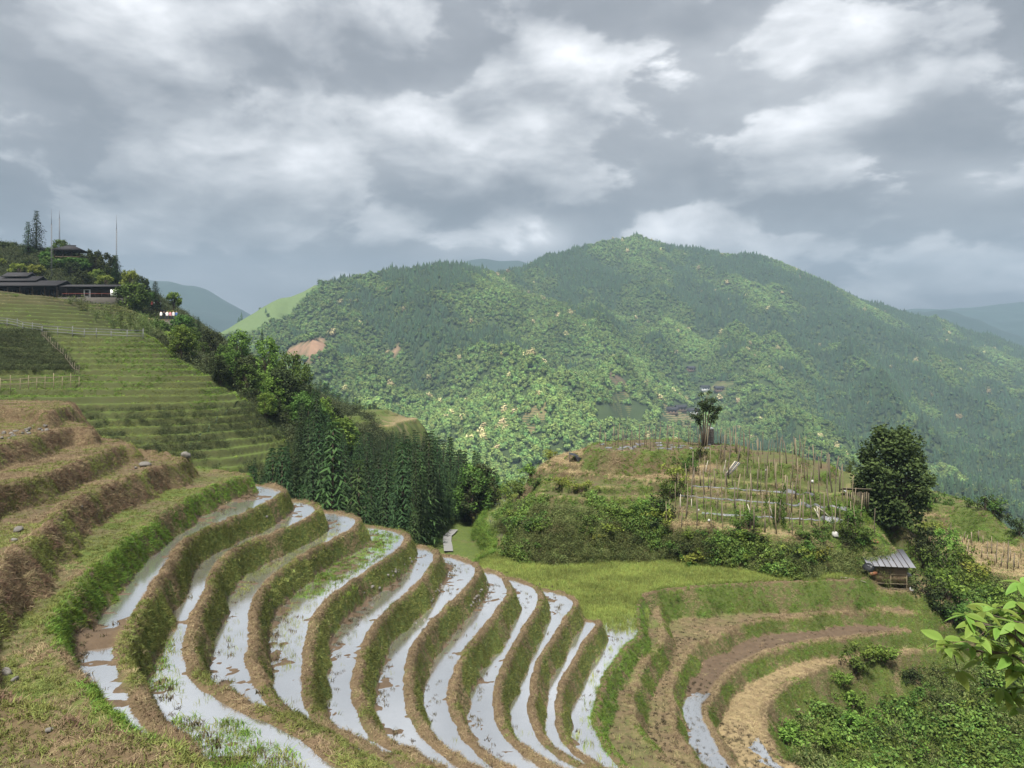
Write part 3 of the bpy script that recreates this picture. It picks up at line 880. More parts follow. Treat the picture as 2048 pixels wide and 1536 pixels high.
# middle distance: knoll, gully, green hillside, wooded slope
mid = build_patch(np.arange(-30, 46.01, 0.24), np.arange(62, 100.01, 0.24), 'mid')
if 'base' in mid: link('slope', mid['base'], hill)
if 'steps' in mid: STEP0 = mid['steps']
else: STEP0 = None
left = build_patch(np.arange(-112, -29.99, 0.26), np.arange(40, 145.01, 0.26), 'left')
steps = link('terraced_hillside', left['steps'], kind='structure', label='steep hillside cut into many thin bright green terraces')
if STEP0: link('slope', STEP0, steps)
link('slope', left['base'], hill)
farp = build_patch(np.arange(-30, -12, 0.3), np.arange(112, 150.01, 0.3), 'farp')
for kk in farp: link('slope', farp[kk], hill if kk == 'base' else steps)
for rx, ry in (((-240, 240, 4.0), (100, 330, 4.0)), ((-240, -112, 3.0), (-40, 100, 3.0)), ((46, 240, 3.0), (-40, 100, 3.0)), ((-112, -30, 2.0), (-40, 40, 2.0)),
               ((-30, 46, 2.0), (-40, 3, 1.0)), ((-112, 46, 1.5), (100, 145, 1.5))):
    far = build_patch(np.linspace(rx[0], rx[1], int((rx[1] - rx[0]) / rx[2]) + 1), np.linspace(ry[0], ry[1], int((ry[1] - ry[0]) / ry[2]) + 1), 'far', split=False)
    for kk in far:
        if rx in ((-240, 240, 4.0), (-112, 46, 1.5)):
            far[kk].transform(Matrix.Translation((0, 0, -0.9 if rx[2] == 4.0 else -0.5)))
        link('slope', far[kk], hill if kk == 'base' else steps)


def ground_z(x, y):
    x = np.atleast_1d(np.asarray(x, float)); y = np.atleast_1d(np.asarray(y, float))
    out = np.full(x.shape, np.nan)
    for xs_, ys_, Zg_, ow_, sp_ in PATCHES:
        s = np.isnan(out) & (x >= xs_[0]) & (x <= xs_[-1]) & (y >= ys_[0]) & (y <= ys_[-1])
        if not s.any(): continue
        i = np.clip(np.searchsorted(xs_, x[s]) - 1, 0, len(xs_) - 2); j = np.clip(np.searchsorted(ys_, y[s]) - 1, 0, len(ys_) - 2)
        fx = (x[s] - xs_[i]) / (xs_[i + 1] - xs_[i]); fy = (y[s] - ys_[j]) / (ys_[j + 1] - ys_[j])
        out[s] = (Zg_[j, i] * (1 - fx) + Zg_[j, i + 1] * fx) * (1 - fy) + (Zg_[j + 1, i] * (1 - fx) + Zg_[j + 1, i + 1] * fx) * fy
    return np.where(np.isnan(out), BASE(x, y), out)


def gz(x, y): return float(ground_z(x, y)[0])


def hit(u, v, y0=6.0, y1=260.0):
    """first ground point along the line of sight of picture point (u, v)"""
    yy = np.linspace(y0, y1, 1600)
    xx = (u - 1024) / F * yy; zz = -(v - VH) / F * yy
    g = ground_z(xx, yy)
    k = np.nonzero(g >= zz)[0]
    k = k[0] if len(k) else int(np.argmin(zz - g))
    return float(xx[k]), float(yy[k]), float(g[k])

# ------------------------------------------------------------------ the mountain across the valley and the far ranges
RIDGES = [
    # (u, v, depth) along each crest; slope of its sides
    ([(330, 700, 800), (430, 663, 900), (480, 641, 950), (560, 602, 1000), (640, 568, 1050), (700, 555, 1080), (800, 543, 1120), (860, 533, 1150), (925, 530, 1200),
      (985, 545, 1330), (1040, 537, 1450), (1100, 512, 1500), (1150, 497, 1550), (1220, 480, 1600), (1275, 472, 1620), (1330, 488, 1640), (1400, 497, 1640),
      (1460, 507, 1650), (1505, 505, 1650), (1560, 522, 1650), (1640, 560, 1650), (1720, 600, 1650), (1790, 619, 1700), (1850, 634, 1700), (1960, 668, 1700),
      (2048, 694, 1700), (2250, 745, 1700)], 0.62),
    ([(640, 568, 1050), (690, 650, 930), (720, 740, 800), (760, 830, 660)], 0.55),
    ([(800, 543, 1120), (892, 650, 960), (933, 703, 880), (995, 760, 780), (1056, 818, 690), (1080, 870, 610)], 0.66),
    ([(560, 602, 1000), (590, 690, 860), (600, 760, 740)], 0.55),
    ([(1100, 512, 1500), (1130, 609, 1300), (1179, 641, 1220), (1204, 668, 1150), (1215, 730, 1000), (1180, 790, 860)], 0.60),
    ([(985, 545, 1330), (1040, 640, 1150), (1090, 720, 980), (1120, 790, 820), (1130, 850, 700)], 0.62),
    ([(1275, 472, 1620), (1290, 580, 1400), (1320, 650, 1230), (1345, 700, 1100)], 0.60),
    ([(1345, 745, 960), (1283, 724, 880), (1238, 755, 820), (1200, 815, 740), (1180, 860, 670)], 0.55),
    ([(1400, 497, 1640), (1440, 600, 1400), (1450, 680, 1180), (1480, 735, 1040)], 0.62),
    ([(1560, 522, 1650), (1560, 640, 1350), (1495, 745, 1060), (1556, 822, 880), (1618, 895, 740), (1660, 950, 640)], 0.60),
    ([(1640, 560, 1650), (1643, 666, 1330), (1741, 760, 1090), (1823, 855, 880), (1905, 915, 760), (1987, 1002, 620)], 0.62),
    ([(1850, 634, 1700), (1823, 707, 1400), (1946, 810, 1130), (2048, 872, 980), (2150, 950, 800)], 0.62),
    ([(1960, 668, 1700), (2030, 770, 1400), (2150, 850, 1150)], 0.60),
    ([(400, 720, 780), (420, 760, 700)], 0.5),
]
R3 = [(np.array([W(*p) for p in pts]), s) for pts, s in RIDGES]


def mountain_z(X, Y, detail=True):
    X = np.asarray(X, float); Y = np.asarray(Y, float)
    zs = np.full(X.shape, -1e9); dn = np.full(X.shape, 1e9); acc = np.zeros(X.shape)
    wx = X + 28 * fbm(X, Y, 190, 3, 51); wy = Y + 28 * fbm(X, Y, 190, 3, 61)
    best = []
    for P, s in R3:
        zr = np.full(X.shape, -1e9)
        for a, b in zip(P[:-1], P[1:]):
            e = b[:2] - a[:2]; l2 = (e * e).sum()
            px, py = (X, Y) if P is R3[0][0] else (wx, wy)
            t = np.clip(((px - a[0]) * e[0] + (py - a[1]) * e[1]) / l2, 0, 1)
            dd = np.hypot(px - a[0] - t * e[0], py - a[1] - t * e[1])
            zr = np.maximum(zr, a[2] + t * (b[2] - a[2]) - (s if P is R3[0][0] else s * 1.4) * dd)
            if P is R3[0][0]: dn = np.minimum(dn, dd)
        best.append(zr)
    floor = -66 - 0.13 * np.clip(X, 0, 900) + 0.12 * np.clip(Y - 700, -300, 600)
    best.append(np.minimum(floor, -20))
    best = np.array(best); k = 9.0
    mx = best.max(0)
    z_ = mx + k * np.log(np.exp((best - mx) / k).sum(0)) - k * 0.3
    if detail:
        fade = np.clip(dn / 130, 0.12, 1)
        z_ = z_ + fade * (15 * fbm(X, Y, 150, 4, 71) + 4 * fbm(X, Y, 40, 3, 81) + 42 * (np.abs(fbm(X + 0.5 * Y, Y, 230, 3, 85)) - 0.3))
    return z_


def pix(X, Y, Z): return 1024 + X / Y * F, VH - Z / Y * F


def bare_fields(u, v):
    """open ground on the mountain: meadow ridge, scars, plots (in the directions the photo shows them)"""
    jit = 10 * np.sin(u * 0.09) + 8 * np.sin(v * 0.13 + u * 0.05)
    crest = np.interp(u, [330, 430, 480, 560, 600, 640], [700, 663, 641, 602, 585, 568])
    meadow = (u < 640) & (v < crest + np.interp(u, [430, 500, 560, 640], [14, 36, 44, 2]) + 0.5 * jit)
    scar = ((u - 615) / 33) ** 2 + ((v - 700 + (u - 615) * 0.15) / 22) ** 2 < 1 + 0.04 * jit
    scar |= ((u - 795) / 9) ** 2 + ((v - 707) / 9) ** 2 < 1
    return meadow, scar


M_MOUNT, t, b = material('mountain_ground')
co = t.node('ShaderNodeTexCoord').outputs['Object']
n = t.noise(co, 0.03, 6, 0.65); n2 = t.noise(co, 0.25, 5, 0.65)
c = t.mix(n, (0.020, 0.036, 0.012), (0.05, 0.075, 0.02))
c = t.mix(attr(t, 'meadow'), c, t.mix(n2, (0.065, 0.105, 0.036), (0.115, 0.160, 0.055)))
c = t.mix(attr(t, 'scar'), c, t.mix(n2, (0.14, 0.085, 0.055), (0.30, 0.19, 0.12)))
t.put(b.inputs['Base Color'], c)

gx = np.arange(-900, 1650, 10.0); gy = np.arange(300, 1800, 10.0)
GX, GY = np.meshgrid(gx, gy)
GZ = mountain_z(GX, GY)
idx = np.arange(GX.size).reshape(GX.shape)
Q = np.stack([idx[:-1, :-1], idx[:-1, 1:], idx[1:, 1:], idx[1:, :-1]], -1).reshape(-1, 4)
pu, pv = pix(GX, GY, GZ)
# meadow and scar belong to the front of the hump only
front = GY < 1250
me_, sc_ = bare_fields(pu, pv)
me_ &= front; sc_ &= front & (GY < 950)
mount = link('mountain', mesh_np('mountain', np.c_[GX.ravel(), GY.ravel(), GZ.ravel()], [Q], M_MOUNT, True,
             dict(meadow=me_.ravel().astype(float), scar=sc_.ravel().astype(float))), kind='structure', label='forested mountain with long spurs across the valley')

# far ranges
M_FAR = plain('far_range_forest', (0.015, 0.030, 0.020), 0.95, 0.5, 0.02)


def far_range(label, pts, slope, x0, x1, seed):
    P = np.array([W(*p) for p in pts])
    gx = np.arange(x0, x1, 22.0); gy = np.arange(P[:, 1].min() - 500, P[:, 1].max() + 260, 22.0)
    X, Y = np.meshgrid(gx, gy)
    zr = np.full(X.shape, -1e9)
    wx = X + 70 * fbm(X, Y, 420, 3, seed)
    for a, b in zip(P[:-1], P[1:]):
        e = b[:2] - a[:2]; t_ = np.clip(((X - a[0]) * e[0] + (Y - a[1]) * e[1]) / (e * e).sum(), 0, 1)
        dd = np.hypot(X - a[0] - t_ * e[0], Y - a[1] - t_ * e[1])
        zr = np.maximum(zr, a[2] + t_ * (b[2] - a[2]) - slope * dd)
    zr = zr + 30 * fbm(wx, Y, 260, 4, seed + 3) * np.clip((P[:, 2].max() - zr) / 120, 0.05, 1)
    zr = np.maximum(zr, -230)
    idx = np.arange(X.size).reshape(X.shape)
    Q = np.stack([idx[:-1, :-1], idx[:-1, 1:], idx[1:, 1:], idx[1:, :-1]], -1).reshape(-1, 4)
    link('far_mountain', mesh_np('far_mountain', np.c_[X.ravel(), Y.ravel(), zr.ravel()], [Q], M_FAR, True), kind='structure', label=label)


far_range('distant blue ridge showing over the saddle of the forested mountain', [(880, 545, 2800), (915, 528, 2800), (940, 519, 2800), (965, 515, 2800), (1000, 520, 2800), (1035, 519, 2800), (1075, 535, 2800), (1150, 560, 2800)], 0.5, -700, 700, 5)
far_range('distant blue mountain under cloud behind the meadow ridge', [(150, 520, 2600), (330, 572, 2600), (400, 596, 2600), (440, 615, 2600), (480, 640, 2600), (560, 690, 2600)], 0.4, -2000, -400, 15)
far_range('hazy blue ridge running down behind the mountain flank', [(1650, 570, 2500), (1735, 597, 2500), (1800, 617, 2500), (1900, 622, 2450), (1960, 640, 2400), (2048, 676, 2300), (2200, 730, 2300)], 0.45, 900, 2600, 25)
far_range('most distant blue range under low cloud beyond the mountain flank', [(1700, 640, 3000), (1820, 622, 3000), (1900, 614, 3000), (1980, 606, 3000), (2048, 600, 3000), (2300, 585, 3000)], 0.4, 1100, 3300, 35)

# ------------------------------------------------------------------ far trees: shapes of the far-off wood
def lumpy(seed, nq=110):
    """a small crown: dark core and leafy facets thrown round a lumpy dome"""
    r = np.random.default_rng(seed)
    import bmesh
    bm = bmesh.new(); bmesh.ops.create_icosphere(bm, subdivisions=1, radius=0.72)
    V = np.array([v.co[:] for v in bm.verts]); Ff = np.array([[v.index for v in f.verts] for f in bm.faces]); bm.free()
    V = V * (1 + 0.12 * r.normal(size=len(V)))[:, None]; V[:, 2] = V[:, 2] * 1.05 + 0.7
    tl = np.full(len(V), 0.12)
    cen = r.normal(size=(7, 3)); cen /= np.linalg.norm(cen, axis=1)[:, None]; cen[:, 2] = np.abs(cen[:, 2]) * 0.9 - 0.1
    k = r.integers(0, 7, nq)
    d = cen[k] * 0.62 + r.normal(size=(nq, 3)) * 0.27
    P = d * np.array([1, 1, 1.1]) + np.array([0, 0, 0.75])
    nrm = d / np.linalg.norm(d, axis=1)[:, None] + r.normal(size=(nq, 3)) * 0.35; nrm[:, 2] += 0.3; nrm /= np.linalg.norm(nrm, axis=1)[:, None]
    a = np.cross(nrm, r.normal(size=(nq, 3))); a /= np.linalg.norm(a, axis=1)[:, None]; b_ = np.cross(nrm, a)
    s_ = r.uniform(0.15, 0.30, nq)[:, None]
    Qv = np.stack([P - a * s_, P - b_ * s_ * 0.8, P + a * s_, P + b_ * s_ * 0.8], 1).reshape(-1, 3)
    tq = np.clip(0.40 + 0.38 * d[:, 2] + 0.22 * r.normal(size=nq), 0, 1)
    return np.concatenate([V, Qv]), Ff, np.arange(nq * 4).reshape(nq, 4) + len(V), np.concatenate([tl, np.repeat(tq, 4)])


def far_conifer(seed):
    r = np.random.default_rng(seed); V = []; Ft = []; tn = []
    for k in range(7):
        z0 = 0.15 + 0.27 * k; rad = 0.62 * (1 - k / 7.6); n0 = len(V); m = 9
        V.append((0, 0, z0 + 0.52)); tn.append(0.7)
        for j in range(m):
            a = 2 * PI * j / m + r.random(); rr = rad * (1.25 if j % 2 else 0.7) * (0.85 + 0.3 * r.random())
            V.append((rr * math.cos(a), rr * math.sin(a), z0 - 0.10 * (j % 2))); tn.append(0.2 + 0.6 * (j % 2))
        for j in range(m): Ft.append((n0, n0 + 1 + j, n0 + 1 + (j + 1) % m))
    return np.array(V), np.array(Ft), np.array(tn)


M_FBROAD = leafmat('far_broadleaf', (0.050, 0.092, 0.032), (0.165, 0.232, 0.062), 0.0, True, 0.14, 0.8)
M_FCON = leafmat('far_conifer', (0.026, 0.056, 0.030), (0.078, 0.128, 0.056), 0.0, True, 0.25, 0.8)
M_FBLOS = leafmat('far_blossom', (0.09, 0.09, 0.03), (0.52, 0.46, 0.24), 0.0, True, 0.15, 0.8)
TB = []; TCn = []; TBl = []
for k in range(5):
    V, Ff, Fq_, tn = lumpy(100 + k)
    TB.append(template('broadleaf_shape', mesh_np('broadleaf_shape', V, [Ff, Fq_], M_FBROAD, False, dict(tint=tn))))
for k in range(2):
    V, Ff, Fq_, tn = lumpy(140 + k)
    TBl.append(template('blossom_shape', mesh_np('blossom_shape', V, [Ff, Fq_], M_FBLOS, False, dict(tint=tn))))
for k in range(3):
    V, Ff, tn = far_conifer(170 + k)
    TCn.append(template('conifer_shape', mesh_np('conifer_shape', V, [Ff], M_FCON, False, dict(tint=tn))))

PLOTS = [(1240, 828, 46, 15, 700), (1068, 838, 24, 9, 690), (1238, 766, 18, 9, 815), (1362, 835, 40, 12, 735), (1243, 797, 20, 8, 770), (1448, 772, 22, 8, 900)]
HOUSES = [(1382, 738), (1410, 777), (1438, 779), (1362, 818), (1386, 824), (1345, 823)]

N0 = 330000
Xc = rng.uniform(-800, 1550, N0); Yc = rng.uniform(360, 1720, N0)
ang = np.abs(Xc / Yc) < 0.78
Xc, Yc = Xc[ang], Yc[ang]
# thin with distance so that crowns just close
Zc = mountain_z(Xc, Yc)
pu, pv = pix(Xc, Yc, Zc)
me_, sc_ = bare_fields(pu, pv)
ok = ~((me_ & (Yc < 1250)) & (rng.random(len(Xc)) > 0.012)) & ~(sc_ & (Yc < 950))
for (u0, v0, ru, rv, yy) in PLOTS: ok &= ~((np.abs(pu - u0) < ru * 1.05) & (np.abs(pv - v0) < rv * 1.15) & (Yc < 1150))
for (u0, v0) in HOUSES: ok &= ~((np.abs(pu - u0) < 16) & (pv - v0 < 16) & (pv - v0 > -10) & (Yc < 1150))
ok &= (pv < 1080) & (Zc > -170)
Xc, Yc, Zc, pu, pv = Xc[ok], Yc[ok], Zc[ok], pu[ok], pv[ok]
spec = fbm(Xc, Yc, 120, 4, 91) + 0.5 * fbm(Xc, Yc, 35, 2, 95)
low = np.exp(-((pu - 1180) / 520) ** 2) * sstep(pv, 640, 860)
sp = spec + 0.55 * low - 0.50 * sstep(pu, 1450, 1750) + 0.22 * sstep(pu, 1100, 600) - 0.35 * sstep(pv, 620, 530)  # extra conifers on the right flank and top stand in for cloud shadow
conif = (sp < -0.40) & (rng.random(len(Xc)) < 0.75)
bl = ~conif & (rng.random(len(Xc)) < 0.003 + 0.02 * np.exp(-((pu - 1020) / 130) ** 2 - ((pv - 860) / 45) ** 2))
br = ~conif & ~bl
tint = np.clip(0.38 + 0.75 * spec + 0.45 * low - 0.22 * sstep(pu, 1450, 1750) - 0.15 * sstep(pv, 640, 540) + 0.11 * rng.normal(size=len(Xc)), 0, 1.25)  # painted light: flank and top darker as cloud shadow, lower centre brighter as sunlit
print('far trees', len(Xc), conif.sum(), br.sum())


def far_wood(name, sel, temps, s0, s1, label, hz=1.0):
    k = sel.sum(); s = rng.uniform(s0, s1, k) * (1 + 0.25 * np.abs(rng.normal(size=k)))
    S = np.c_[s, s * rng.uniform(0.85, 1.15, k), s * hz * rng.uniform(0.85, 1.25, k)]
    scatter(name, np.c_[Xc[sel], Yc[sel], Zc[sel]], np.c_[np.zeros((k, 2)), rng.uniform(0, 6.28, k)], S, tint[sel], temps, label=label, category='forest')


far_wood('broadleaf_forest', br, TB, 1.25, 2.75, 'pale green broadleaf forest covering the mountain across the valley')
far_wood('conifer_forest', conif, TCn, 2.2, 3.4, 'dark blue green conifer stands on the mountain across the valley, some standing in for cloud shadow', 1.05)
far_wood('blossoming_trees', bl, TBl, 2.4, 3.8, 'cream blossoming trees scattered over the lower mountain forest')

# ------------------------------------------------------------------ haze: the humid air of the valley
hz = MB().box((300, 1580, 40), (7400, 3500, 860))
hm = bpy.data.materials.new('haze'); hm.use_nodes = True
ht = NT(hm.node_tree)
for n_ in list(ht.n): ht.n.remove(n_)
ho = ht.node('ShaderNodeOutputMaterial'); pvn = ht.node('ShaderNodeVolumePrincipled')
pvn.inputs['Color'].default_value = (0.56, 0.77, 1.0, 1)
pvn.inputs['Density'].default_value = 0.00017
pvn.inputs['Anisotropy'].default_value = 0.0
ht.l.new(pvn.outputs[0], ho.inputs['Volume'])
haze = hz.build('haze', hm, kind='stuff', label='thin blue humid haze filling the valley air', category='haze')

# ------------------------------------------------------------------ plant shapes
def blades(n, length, spread, width, droop, r, lean=0.0, segs=2):
    """a tuft: n curved blades -> quads"""
    out = []; tn = []
    for _ in range(n):
        a = r.random() * 6.283; rr = spread * math.sqrt(r.random())
        b = np.array([rr * math.cos(r.random() * 6.283), rr * math.sin(r.random() * 6.283), -0.02])
        ln = length * (0.6 + 0.6 * r.random()); dr = droop * (0.5 + r.random())
        d = np.array([math.cos(a), math.sin(a), 0.0]); side = np.array([-d[1], d[0], 0.0]) * width * 0.5
        tt = 0.15 + 0.85 * r.random()
        prev = b; pw = 1.0
        for k in range(1, segs + 1):
            f = k / segs
            cur = b + d * ln * dr * f * f + np.array([lean * ln * f, 0, 0]) + np.array([0, 0, 1.0]) * ln * (f - 0.45 * dr * f * f)
            nw = 1.0 - f * 0.9
            out.append([prev - side * pw, prev + side * pw, cur + side * nw, cur - side * nw]); tn.append(tt)
            prev = cur; pw = nw
    return np.array(out), np.array(tn)


def leaf_cloud(C, n, rad, size, r, aspect=0.55, up=0.5):
    """n leaf quads round each centre C (m,3)"""
    C = np.repeat(np.asarray(C, float), n, 0); m = len(C)
    dv = r.normal(size=(m, 3)); dv /= np.linalg.norm(dv, axis=1)[:, None]
    rr = rad * r.random(m) ** 0.45
    P = C + dv * rr[:, None]
    nrm = dv * 0.6 + r.normal(size=(m, 3)) * 0.6; nrm[:, 2] += up; nrm /= np.linalg.norm(nrm, axis=1)[:, None]
    a = np.cross(nrm, r.normal(size=(m, 3))); a /= np.linalg.norm(a, axis=1)[:, None]
    b = np.cross(nrm, a)
    s = (size * r.uniform(0.6, 1.3, m))[:, None]
    Q = np.stack([P - a * s, P - b * s * aspect, P + a * s, P + b * s * aspect], 1)
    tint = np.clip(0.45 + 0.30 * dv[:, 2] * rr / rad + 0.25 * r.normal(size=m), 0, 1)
    return Q, tint


def tuft_template(name, mat, n, length, spread, width, droop, seed, k=3, segs=2, lean=0.0):
    out = []
    for i in range(k):
        r = np.random.default_rng(seed + i)
        q, tn = blades(n, length, spread, width, droop, r, lean, segs)
        mb = MB().quads(q, tn)
        out.append(template(name, mb.mesh(name, mat)))
    return out


M_GRASS = leafmat('bank_grass', (0.080, 0.098, 0.026), (0.215, 0.230, 0.070), 0.2, True, 0.25, 0.7)
M_LUSH = leafmat('lush_grass', (0.055, 0.105, 0.018), (0.165, 0.245, 0.045), 0.25, True, 0.25, 0.7)
M_DRYG = leafmat('dead_grass', (0.125, 0.090, 0.052), (0.320, 0.245, 0.150), 0.15, True, 0.25, 0.8)
M_RUST = leafmat('rusty_grass', (0.110, 0.068, 0.045), (0.240, 0.165, 0.110), 0.15, True, 0.25, 0.8)
M_STRAW = leafmat('straw', (0.19, 0.14, 0.075), (0.42, 0.335, 0.19), 0.1, True, 0.2, 0.8)
M_CREST = leafmat('crest_grass', (0.120, 0.190, 0.030), (0.260, 0.360, 0.070), 0.25, True, 0.2, 0.7)
M_RICE = leafmat('young_rice', (0.120, 0.158, 0.036), (0.280, 0.325, 0.085), 0.3, True, 0.2, 0.6)
M_STUB = leafmat('rice_stubble', (0.030, 0.026, 0.018), (0.105, 0.085, 0.050), 0.1, True, 0.2, 0.8)

T_GRASS = tuft_template('grass_tuft', M_GRASS, 12, 0.125, 0.11, 0.020, 0.8, 10)
T_LUSH = tuft_template('lush_tuft', M_LUSH, 12, 0.16, 0.11, 0.022, 0.8, 20)
T_DRY = tuft_template('dead_tuft', M_DRYG, 12, 0.17, 0.10, 0.016, 1.0, 30)
T_RUST = tuft_template('rusty_tuft', M_RUST, 12, 0.18, 0.12, 0.018, 1.0, 35)
T_STRAW = tuft_template('straw_wisp', M_STRAW, 10, 0.22, 0.14, 0.016, 1.6, 40)
T_CREST = tuft_template('crest_tuft', M_CREST, 12, 0.2, 0.12, 0.03, 0.8, 55)
T_RICE = tuft_template('rice_tuft', M_RICE, 10, 0.30, 0.11, 0.020, 0.45, 50)
T_WATERW = tuft_template('water_weed', M_GRASS, 9, 0.15, 0.10, 0.012, 0.5, 65)
T_STUB = tuft_template('stubble_tuft', M_STUB, 10, 0.12, 0.07, 0.022, 0.7, 60)
T_LONG = tuft_template('long_grass', M_LUSH, 16, 0.75, 0.20, 0.035, 0.9, 70, segs=3)
M_COVER = leafmat('undergrowth_leaf', (0.036, 0.070, 0.016), (0.160, 0.235, 0.050), 0.25, True, 0.35, 0.5)
M_COVER2 = leafmat('brush_leaf', (0.045, 0.066, 0.022), (0.170, 0.190, 0.065), 0.2, True, 0.35, 0.6)
M_COVER3 = leafmat('dark_scrub_leaf', (0.026, 0.036, 0.016), (0.085, 0.100, 0.042), 0.15, True, 0.3, 0.7)
T_SCRUB = []
T_COVER = []; T_BRUSH = []
for k in range(4):
    r_ = np.random.default_rng(80 + k)
    c_ = r_.normal(size=(6, 3)) * np.array([0.28, 0.28, 0.14]) + np.array([0, 0, 0.22])
    q_, tn_ = leaf_cloud(c_, 16, 0.26, 0.075, r_, 0.5)
    T_COVER.append(template('undergrowth_clump', MB().quads(q_, tn_).mesh('undergrowth_clump', M_COVER)))
    q_, tn_ = leaf_cloud(c_, 16, 0.28, 0.055, r_, 0.4)
    T_SCRUB.append(template('scrub_clump', MB().quads(q_, tn_).mesh('scrub_clump', M_COVER3)))
    qb, tb = blades(14, 0.6, 0.25, 0.025, 0.9, r_)
    T_BRUSH.append(template('brush_clump', MB().quads(q_, tn_).quads(qb, tb * 0.8).mesh('brush_clump', M_COVER2)))


def in_view(P, m=0.06):
    u = P[:, 0] / P[:, 1]; v = -P[:, 2] / P[:, 1]
    return (np.abs(u) < 0.666 + m) & (v < 0.5176 + m)


def sample(keys, dens, cond=None, near=18.0, lod=(0.35, 2.0)):
    """random ground points of the named pieces: dens per square metre at depth `near`, thinner farther off"""
    out = []
    for key in ([keys] if isinstance(keys, str) else keys):
        for s in SAMPLES.get(key, []):
            wgt = s['area'].copy()
            c = s['q'].mean(1)
            wgt *= np.clip(near / np.maximum(c[:, 1], 1), *lod)
            wgt *= in_view(c)
            if cond is not None: wgt = wgt * cond(s, c)
            tot = wgt.sum()
            if tot <= 0: continue
            n = int(tot * dens)
            if n < 1: continue
            k = rng.choice(len(wgt), n, p=wgt / tot)
            q = s['q'][k]; a = rng.random((n, 1)); b = rng.random((n, 1))
            P = (q[:, 0] * (1 - a) + q[:, 1] * a) * (1 - b) + (q[:, 3] * (1 - a) + q[:, 2] * a) * b
            out.append((P, s['n'][k], s['edge'][k], s['dry'][k], s['mud'][k], s['straw'][k]))
    if not out: return None
    return [np.concatenate(z) for z in zip(*out)]


NT_ = [0]


def lift(S, key):
    """plants standing in water root at its surface"""
    if S is not None: S[0][:, 2] = np.maximum(S[0][:, 2], MESAS[MI[key]]['z'] - 0.015)
    return S


def grow(name, S, temps, parent, smin, smax, up=0.5, tint=None, sel=None, **props):
    if S is None: return
    P, Nn = S[0], S[1]
    if sel is not None: P, Nn = P[sel], Nn[sel]
    n = len(P)
    if n == 0: return
    NT_[0] += n
    N2 = Nn * (1 - up) + np.array([0, 0, 1.0]) * up + rng.normal(size=(n, 3)) * 0.15
    rot = euler_from_normals(N2, rng.uniform(0, 6.283, n))
    ti = np.clip(0.5 + 0.4 * fbm(P[:, 0], P[:, 1], 1.6, 3, 111) + 0.15 * rng.normal(size=n), 0, 1.2) if tint is None else tint
    scatter(name, P, rot, rng.uniform(smin, smax, n), ti, temps, parent, **props)


def split_dry(S, amount, wl=1.4):
    """which points carry dead grass: patches"""
    k = amount + 0.55 * fbm(S[0][:, 0], S[0][:, 1], wl, 3, 121) + 0.25 * (rng.random(len(S[0])) - 0.5)
    return k > 0.5


# flooded terraces: mown grass on bank and bund, stubble and weeds in the shallow water
for i in range(10):
    key = 'paddy%d' % (i + 1); m = MESAS[MI[key]]; T = TERR[key]
    S = sample(key, 200, lambda s, c: (s['edge'] > -m['bw'] * 0.9) * 1.0)
    d_ = split_dry(S, 0.16 + 0.50 * (S[2] < 0.06) + 0.10 * (i in (4, 5, 6)))
    grow('grass', S, T_GRASS, T, 0.5, 0.95, -0.25, sel=~d_)
    grow('grass', S, T_DRY, T, 0.40, 0.75, -0.25, sel=d_)
    S = sample(key, 26, lambda s, c: (s['edge'] < -0.5) * (0.15 + sstep(-s['edge'], 0.5, 1.3)) * (fbm(c[:, 0], c[:, 1], 0.9, 3, 131) > -0.05))
    grow('stubble', lift(S, key), T_STUB, T, 0.7, 1.5, 0.95)
    wz = {0: 2, 1: 12, 2: 12, 3: 26, 5: 8}.get(i, 2)
    S = sample(key, wz, lambda s, c: (s['edge'] < -0.35) * (fbm(c[:, 0], c[:, 1], 3.5, 2, 141 + i) > 0.0), lod=(0.6, 2.0))
    grow('weeds', lift(S, key), T_WATERW, T, 0.6, 1.2, 0.9)
# thick weed in the near part of the second terrace, green far part of the fourth
S = sample('paddy2', 40, lambda s, c: (s['edge'] < -0.55) * (c[:, 1] < 18.5) * (fbm(c[:, 0], c[:, 1], 1.8, 3, 151) > -0.45 + 0.16 * (c[:, 1] - 14)), lod=(0.6, 1.6))
grow('weeds', lift(S, 'paddy2'), T_GRASS + T_LUSH, TERR['paddy2'], 0.7, 1.4, 0.9)
S = sample('paddy4', 60, lambda s, c: (s['edge'] < -0.5) * (c[:, 1] > 27), lod=(0.6, 1.6))
grow('weeds', lift(S, 'paddy4'), T_LUSH, TERR['paddy4'], 0.6, 1.2, 0.9)
S = sample('paddy3', 40, lambda s, c: (s['edge'] < -0.5) * (c[:, 1] > 24) * (c[:, 1] < 34), lod=(0.6, 1.6))
grow('weeds', lift(S, 'paddy3'), T_GRASS, TERR['paddy3'], 0.6, 1.2, 0.9)
# the wide field: young rice, thinning out towards its near corner
fT = TERR['field']
S = sample('field', 190, lambda s, c: (s['edge'] < -0.2) * np.clip((c[:, 1] - 40.5) / 2.5 + 0.5 * fbm(c[:, 0], c[:, 1], 2.5, 3, 161), 0.02, 1.0) * (1 - 0.9 * (c[:, 0] < -0.6) * (c[:, 1] > 60)), lod=(0.5, 1.0), near=30)
grow('young_rice', lift(S, 'field'), T_RICE, fT, 0.75, 1.15, 0.95)
S = sample('field', 120, lambda s, c: (s['edge'] > -0.3) * 1.0)
d_ = split_dry(S, 0.25)
grow('grass', S, T_LUSH, fT, 0.6, 1.1, 0.3, sel=~d_); grow('grass', S, T_DRY, fT, 0.6, 1.0, 0.3, sel=d_)
S = sample('field', 5, lambda s, c: (s['edge'] < -0.4) * (c[:, 1] < 44))
grow('stubble', lift(S, 'field'), T_STUB, fT, 0.8, 1.6, 0.95)
